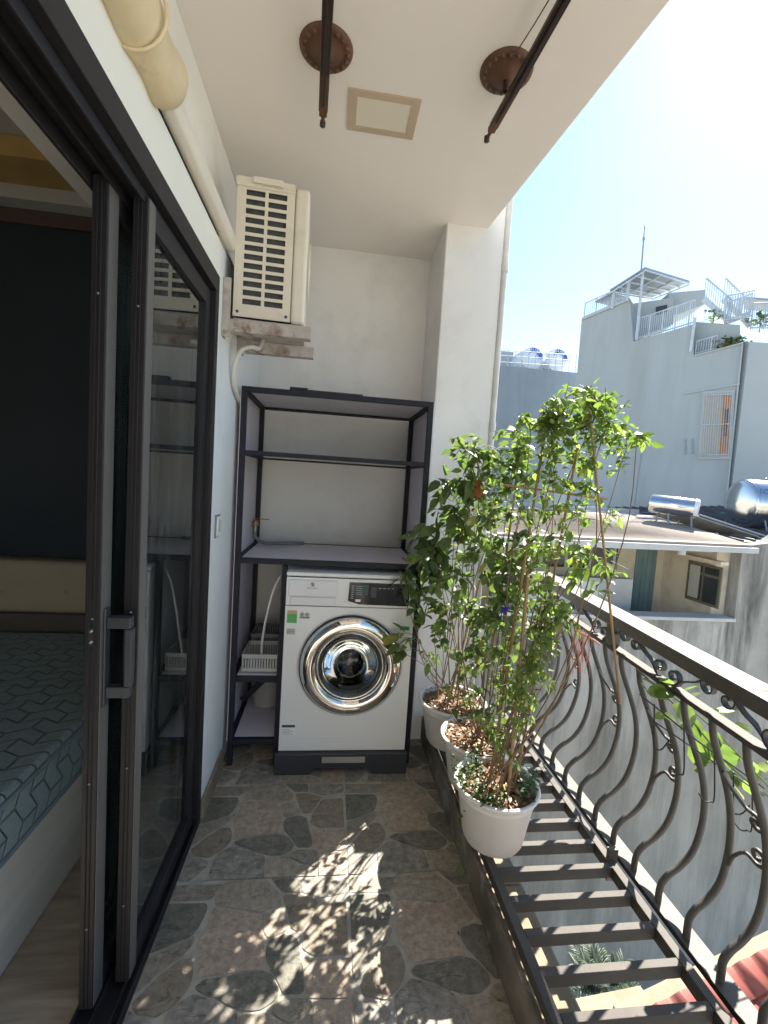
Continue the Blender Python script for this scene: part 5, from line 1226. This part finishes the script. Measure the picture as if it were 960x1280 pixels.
# window with curtains
def rect(b, x0, y0, x1, y1, skew, off, depth):
    b.slab([onb(x0, y1, off), onb(x1 - skew, y1 - 0.0, off), onb(x1, y0 - 1.5, off), onb(x0 + skew, y0, off)], -nb_ * depth)
b = MB(); rect(b, 872, 489, 919, 574, 6, 0.06, 0.055); wf = b.build('window', M['greybld2'], bb, recalc=True)
b = MB(); rect(b, 875, 492, 916, 571, 5, 0.075, 0.012); b.build('curtain', M['curtain'], wf, recalc=True)
b = MB(); rect(b, 899, 494, 914, 569, 4.5, 0.085, 0.006); b.build('orange_shutter', M['orange_wood'], wf, recalc=True)
b = MB(); rect(b, 905, 512, 911, 545, 1.5, 0.092, 0.005); b.build('dark_gap', M['dark_glass'], wf, recalc=True)
b = MB()
for k in range(13):
    u = k / 12; b.tube([onb(875 + u * 35, 571, 0.16), onb(880.5 + u * 35.5, 492 - u * 1.5, 0.16)], 0.007, 5)
for v_ in (494, 531, 569): b.tube([onb(875 + (571 - v_) / 79 * 5.5, v_, 0.16), onb(911 + (571 - v_) / 79 * 5, v_ - 1.2, 0.16)], 0.016, 5)
b.build('window_bars', M['white_metal'], wf)
b = MB()
for (x, y) in ((855, 550), (864, 549)):
    for k in range(4): rect(b, x, y + k * 5, x + 3, y + k * 5 + 3.6, 0.3, 0.02, 0.015)
b.build('vent_block', M['slat'], bb, recalc=True)
# railings of the terraces
def railing(pxa, pxb, h, n, name='terrace_railing', off=-0.15):
    a = onb(*pxa, off); c = onb(*pxb, off); b = MB()
    for z in (0.06, h): b.tube([a + Vector((0, 0, z)), c + Vector((0, 0, z))], 0.025, 6)
    for k in range(n + 1): p = a.lerp(c, k / n); b.tube([p, p + Vector((0, 0, h))], 0.012 if k % 6 else 0.028, 5)
    b.build(name, M['white_metal'], bb)
railing((730, 398), (786, 374), 0.62, 22)
railing((795, 426), (866, 405), 0.85, 26)
railing((869, 444), (895, 437), 0.5, 8)
# shelter over the top terrace
b = MB()
r0, r1, r2, r3 = onb(762, 364, 0.2), onb(806, 336, 0.2), onb(862, 353, -3.2), onb(815, 372, -3.2)
b.slab([r0, r1, r2, r3], (0, 0, 0.07)); b.build('canopy', M['slat'], bb, recalc=True)
b = MB()
r4, r5 = onb(744, 378, 0.1), onb(762, 368, 0.1)
b.slab([r4, r5, onb(784, 373, -1.6), onb(766, 383, -1.6)], (0, 0, 0.06)); b.build('lower_canopy', M['slat'], bb, recalc=True)
b = MB()
for k in range(5): u = k / 4; b.bar(r0.lerp(r1, u) + Vector((0, 0, -.05)), r3.lerp(r2, u) + Vector((0, 0, -.05)), 0.05, 0.05)
for k in range(4): u = k / 3; b.bar(r0.lerp(r3, u) + Vector((0, 0, -.09)), r1.lerp(r2, u) + Vector((0, 0, -.09)), 0.05, 0.05)
for P_, bot in ((onb(804, 338, 0.1), 404), (onb(786, 350, 0.1), 376), (onb(767, 364, 0.1), 386)): e_ = onb(*{404: (799, 424), 376: (786, 376), 386: (763, 386)}[bot], 0.1); b.bar(P_, Vector((P_.x, P_.y, e_.z)), 0.07, 0.07)
b.build('canopy_frame', M['white_metal'], bb)
# stair head block and outside stair
b = MB(); b.slab([onb(836, 397, -1.5), onb(882, 380, -1.5), onb(882, 362, -1.5), onb(836, 366, -1.5)], (0.4, 1.5, 0)); b.build('stair_head', M['greybld2'], bb, recalc=True)
b = MB(); b.slab([onb(787, 425, -1.2), onb(842, 405, -1.2), onb(842, 372, -1.2), onb(787, 380, -1.2)], (0.4, 1.5, 0)); b.build('terrace_room', M['greybld2'], bb, recalc=True)
b = MB(); b.slab([onb(820, 394, -1.15), onb(834, 389, -1.15), onb(834, 381, -1.15), onb(820, 384, -1.15)], nb_ * 0.02); b.build('terrace_opening', M['dark_glass'], bb, recalc=True)
b = MB(); b.slab([onb(866, 446, -0.4), onb(925, 430, -0.4), onb(925, 406, -0.4), onb(866, 402, -0.4)], back * 0.3); b.build('upper_terrace_wall', M['greybld'], bb, recalc=True)
def stair(pa, pb, h, off):
    a = onb(*pa, off); c = onb(*pb, off); b = MB()
    b.bar(a, c, 0.10, 0.18); b.tube([a + Vector((0, 0, h)), c + Vector((0, 0, h))], 0.03, 6)
    for k in range(13): p = a.lerp(c, k / 12); b.tube([p, p + Vector((0, 0, h))], 0.014, 5)
    b.build('outside_stair', M['white_metal'], bb)
stair((880, 374), (912, 402), 0.75, -0.5)
stair((904, 374), (938, 408), 0.75, -0.9)
stair((938, 392), (905, 404), 0.7, -0.6)
railing((905, 402), (940, 396), 0.9, 10, 'stair_landing_railing', -0.4)
railing((938, 412), (965, 412), 0.9, 10, 'stair_landing_railing', -0.6)
b = MB(); b.bar(onb(863, 440, 0.02), onb(869, 397, 0.02), 0.09, 0.09); b.build('white_post', M['white_metal'], bb)
b = MB(); b.bar(onb(930, 379, -1.5), onb(975, 383, -1.5), 1.2, 0.06); b.build('wing_canopy', M['slat'], bb)
# plants on the terraces
def tuft(px, py, off, n, s, label, m_):
    c = onb(px, py, off); t = thing('terrace_plant', label, 'plant', tuple(c - Vector((0, 0, 0.3))), 'plants on the tall house terraces')
    b = MB()
    for k in range(n): leaf(b, c + Vector((rnd.gauss(0, .2), rnd.gauss(0, .15), rnd.uniform(-.1, .25))), Vector((rnd.gauss(0, 1), rnd.gauss(0, 1), rnd.uniform(0, 1))), s * rnd.uniform(.6, 1.2), 0.5)
    b.build('foliage', M[m_], t)
    b = MB(); b.tube([c - Vector((0, 0, 0.3)), c + Vector((0, 0, .2))], 0.02, 5); b.build('stem', M['stem'], t)
tuft(917, 432, -0.25, 90, 0.20, 'green plant on the lower terrace of the tall house', 'leaf_mid')
tuft(892, 398, -0.45, 60, 0.18, 'dark green plant on the upper terrace below the outside stair', 'leaf_mid')
tuft(903, 436, -0.25, 40, 0.18, 'orange-flowered plant at the terrace edge of the tall house', 'petal_orange')
tuft(950, 405, -0.7, 80, 0.2, 'green shrub beside the stair railing at the right picture edge', 'leaf_mid')
# antenna
t = thing('antenna', 'tall thin lightning rod above the roof terrace of the tall house', 'antenna', tuple(onb(800, 345, -1.0)))
a = onb(801, 345, -1.0); c = onb(806, 281, -1.0)
b = MB(); b.tube([a, a.lerp(c, 0.7), c], [0.035, 0.028, 0.012], 6); b.build('mast', M['slat'], t)
b = MB(); p = a.lerp(c, 0.72); b.lathe([(0.0, -.06), (0.05, -.05), (0.05, .05), (0, .06)], p, 8); b.lathe([(0, -.05), (.035, 0), (0, .1)], a.lerp(c, 0.93), 8); b.build('mast_joint', M['slat'], t)
# thin cable down the facade
b = MB(); b.tube([onb(803, 560, 0.3), onb(797, 600, 0.3), onb(791, 648, 0.3)], 0.03, 5); tag(b.build('cable', M['slat']), 'dark vertical cable hanging down the face of the tall house', 'cable')
for k, (pa, pb, sag) in enumerate((((612, 556), (735, 600), 0.5), ((640, 628), (812, 640), 0.25))):
    a = aty(pa[0], pa[1], 13.0); c = aty(pb[0], pb[1], 12.0); b = MB()
    b.tube([a.lerp(c, u / 12) - Vector((0, 0, sag * 4 * (u / 12) * (1 - u / 12))) for u in range(13)], 0.012, 5)
    tag(b.build('overhead_cable', M['slat']), ('upper' if k == 0 else 'lower') + ' of two thin overhead cables behind the vine, in front of the blue-grey houses', 'cable', 'overhead cables')
b = MB(); b.box(4.5, 8.1, 10.85, 10.98, 0.75, 0.95); tag(b.build('roof_kerb', M['fascia']), 'low pale kerb along the back edge of the weathered roof', 'roof kerb')
# ---- slate building on the left with two tanks
sb = thing('slate_house', 'slate-blue house behind the vine with a railed roof edge', 'house', (5.8, 24.0, GZ))
yl = 24.0
P0 = aty(600, 462, yl); P1 = aty(724, 466, yl)
b = MB(); b.slab([Vector((P0.x - 4, yl, GZ)), Vector((P1.x + 1.0, yl, GZ)), Vector((P1.x + 1.0, yl, P1.z)), Vector((P0.x - 4, yl, P0.z + .3))], (0, 5, 0)); b.build('slate_wall', M['deepblue'], sb, recalc=True)
b = MB()
for z in (0.10, 0.45, 0.8, 1.1): b.tube([P0 + Vector((-2, .1, z)), P1 + Vector((.6, .1, z - 0.1))], 0.022, 5)
for k in range(22): p = (P0 + Vector((-2, .1, 0))).lerp(P1 + Vector((.6, .1, -0.1)), k / 21); b.tube([p, p + Vector((0, 0, 1.1))], 0.02, 5)
b.build('roof_railing', M['white_metal'], sb)
Pq = aty(622, 438, yl + 2); b = MB(); b.box(Pq.x - 4, Pq.x + 1.0, yl + 2, yl + 4, P0.z - 0.2, Pq.z); b.build('roof_hut', M['greybld2'], sb)
for (px, py, lab) in ((665, 449, 'lying white roof tank with blue arched band, the left of the pair'), (696, 451, 'lying white roof tank with blue arched band, the right of the pair')):
    c = aty(px, py, yl + 1.0); rr = 0.66
    t = thing('roof_tank', lab, 'water tank', (c.x, c.y, c.z - rr), 'blue banded roof tanks')
    b = MB(); capsule(b, c + Vector((-0.25, 1.5, 0)), c, rr, 30, 0.16); b.build('tank_shell', M['tank_white'], t)
    b = MB(); n = 20; o_ = []; i_ = []
    for k in range(n + 1):
        a = R(4) + R(172) * k / n; o_.append(c + Vector((rr * 0.98 * math.cos(a), -0.06, rr * 0.98 * math.sin(a)))); i_.append(c + Vector((rr * 0.55 * math.cos(a), -0.14, rr * 0.55 * math.sin(a))))
    b.add(o_ + i_, [(k, k + 1, n + 2 + k, n + 1 + k) for k in range(n)]); b.build('blue_band', M['tank_blue'], t)
    b = MB()
    for k, ch in enumerate('SONHA'):
        a = R(140 - k * 20 - (8 if k > 2 else 0)); q = Matrix.Rotation(-(a - math.pi / 2) * -1, 3, 'Y').inverted()
        text_mb(b, ch, c + Vector((rr * 0.77 * math.cos(a), -0.15, rr * 0.77 * math.sin(a))), 0.26, q @ FRONT)
    b.build('band_lettering', M['sticker'], t)
    b = MB()
    for dx in (-0.4, 0.4): b.bar(c + Vector((dx, 0.2, -0.45)), c + Vector((dx * 1.1, 0.2, -1.0)), 0.06, 0.06)
    b.build('tank_stand', M['slat'], t)

# ---- below: red tiled roof, cream ledge, fan palm
rt = thing('tiled_roof', 'red clay tiled lean-to roof below the railing at the lower right', 'roof', (3.0, 2.0, -2.2))
Z0 = -1.75
pA = atz(792, 1268, Z0); pB = atz(975, 1176, Z0)
ux = (pB - pA); Lx = ux.length; ux.normalize(); dn = Vector((ux.y, -ux.x, 0));
if dn.y > 0: dn = -dn
dn = (dn + Vector((0, 0, -0.42))).normalized(); nn = ux.cross(dn).normalized()
if nn.z < 0: nn = -nn
tw, tl = 0.20, 0.15
for r_ in range(15):
    b = MB(); cols = int(3.6 / tw)
    k_ = 8; vs = []; fs = []
    for c in range(cols * k_ + 1):
        u = c / k_; ph = u % 1.0
        hgt = 0.022 * math.sin(2 * math.pi * ph) + 0.008 * math.sin(4 * math.pi * ph)
        for (s_, lift) in ((0.0, 0.0), (1.10, 0.034), (1.10, -0.004)):
            vs.append(pA - ux * 0.25 + ux * (u * tw) + dn * ((r_ + s_) * tl) + nn * (hgt + lift))
    for c in range(cols * k_):
        for i in range(2): a = c * 3 + i; fs.append((a, a + 1, a + 4, a + 3))
    b.add(vs, fs, True); b.build('tile_course', M['brick_tile'], rt)
b = MB(); b.slab([pA - ux * 0.25, pA + ux * 3.4, pA + ux * 3.4 + dn * 2.5, pA - ux * 0.25 + dn * 2.5], (0, 0, -0.10)); 
for v in b.v: v.z -= 0.05
b.build('roof_deck', M['ledge'], rt, recalc=True)
b = MB()
lp = [atz(700, 1245, -1.9), atz(800, 1228, -1.9)]
tag_o = thing('garden_wall', 'pale stained wall top running behind the red tiled roof far below the balcony', 'wall', (2.5, 2.5, GZ))
b.slab([pA - ux * 0.05 + Vector((0, 0, -0.03)), pA + ux * 3.4 + Vector((0, 0, -0.03)), pA + ux * 3.4 + Vector((-0.03, 0.09, -0.03)), pA - ux * 0.05 + Vector((-0.03, 0.09, -0.03))], (0, 0, -6)); b.build('wall_top', M['ledge'], tag_o, recalc=True)
b = MB(); q0_ = atz(700, 1252, -1.85); q1_ = atz(800, 1232, -1.85); q2_ = atz(850, 1300, -1.85); q3_ = atz(735, 1320, -1.85)
b.slab([q0_, q1_, q2_, q3_], (0, 0, -5)); b.build('wall_pier', M['ledge'], tag_o, recalc=True)
# fan palm
t = thing('fan_palm', 'dark green spiky palm seen through the gaps of the grating', 'palm', tuple(atz(755, 1225, -3.0)))
c = atz(757, 1236, -3.0)
b = MB(); b.tube([c + Vector((0, 0, -5.5)), c + Vector((0.05, 0, -2)), c + Vector((0, 0, -0.05))], [0.10, 0.08, 0.05], 10); b.build('trunk', M['stem'], t)
b = MB()
for k in range(46):
    a = rnd.uniform(0, 6.28); el = rnd.uniform(0.05, 1.3); d = Vector((math.cos(a) * math.cos(el), math.sin(a) * math.cos(el), math.sin(el))); L = rnd.uniform(0.26, 0.40)
    for j in range(18):
        p = c + d * (L * (0.2 + 0.8 * j / 18)) + Vector((0, 0, -0.25 * (j / 18) ** 2 * L)); s_ = d.cross(Vector((0, 0, 1))).normalized() * (1 if j % 2 else -1)
        leaf(b, p, s_ + d * 1.1 + Vector((0, 0, -.1)), 0.10, 0.13, 0.3)
b.build('fronds', M['palm_leaf'], t)
print('objects', len(bpy.data.objects))
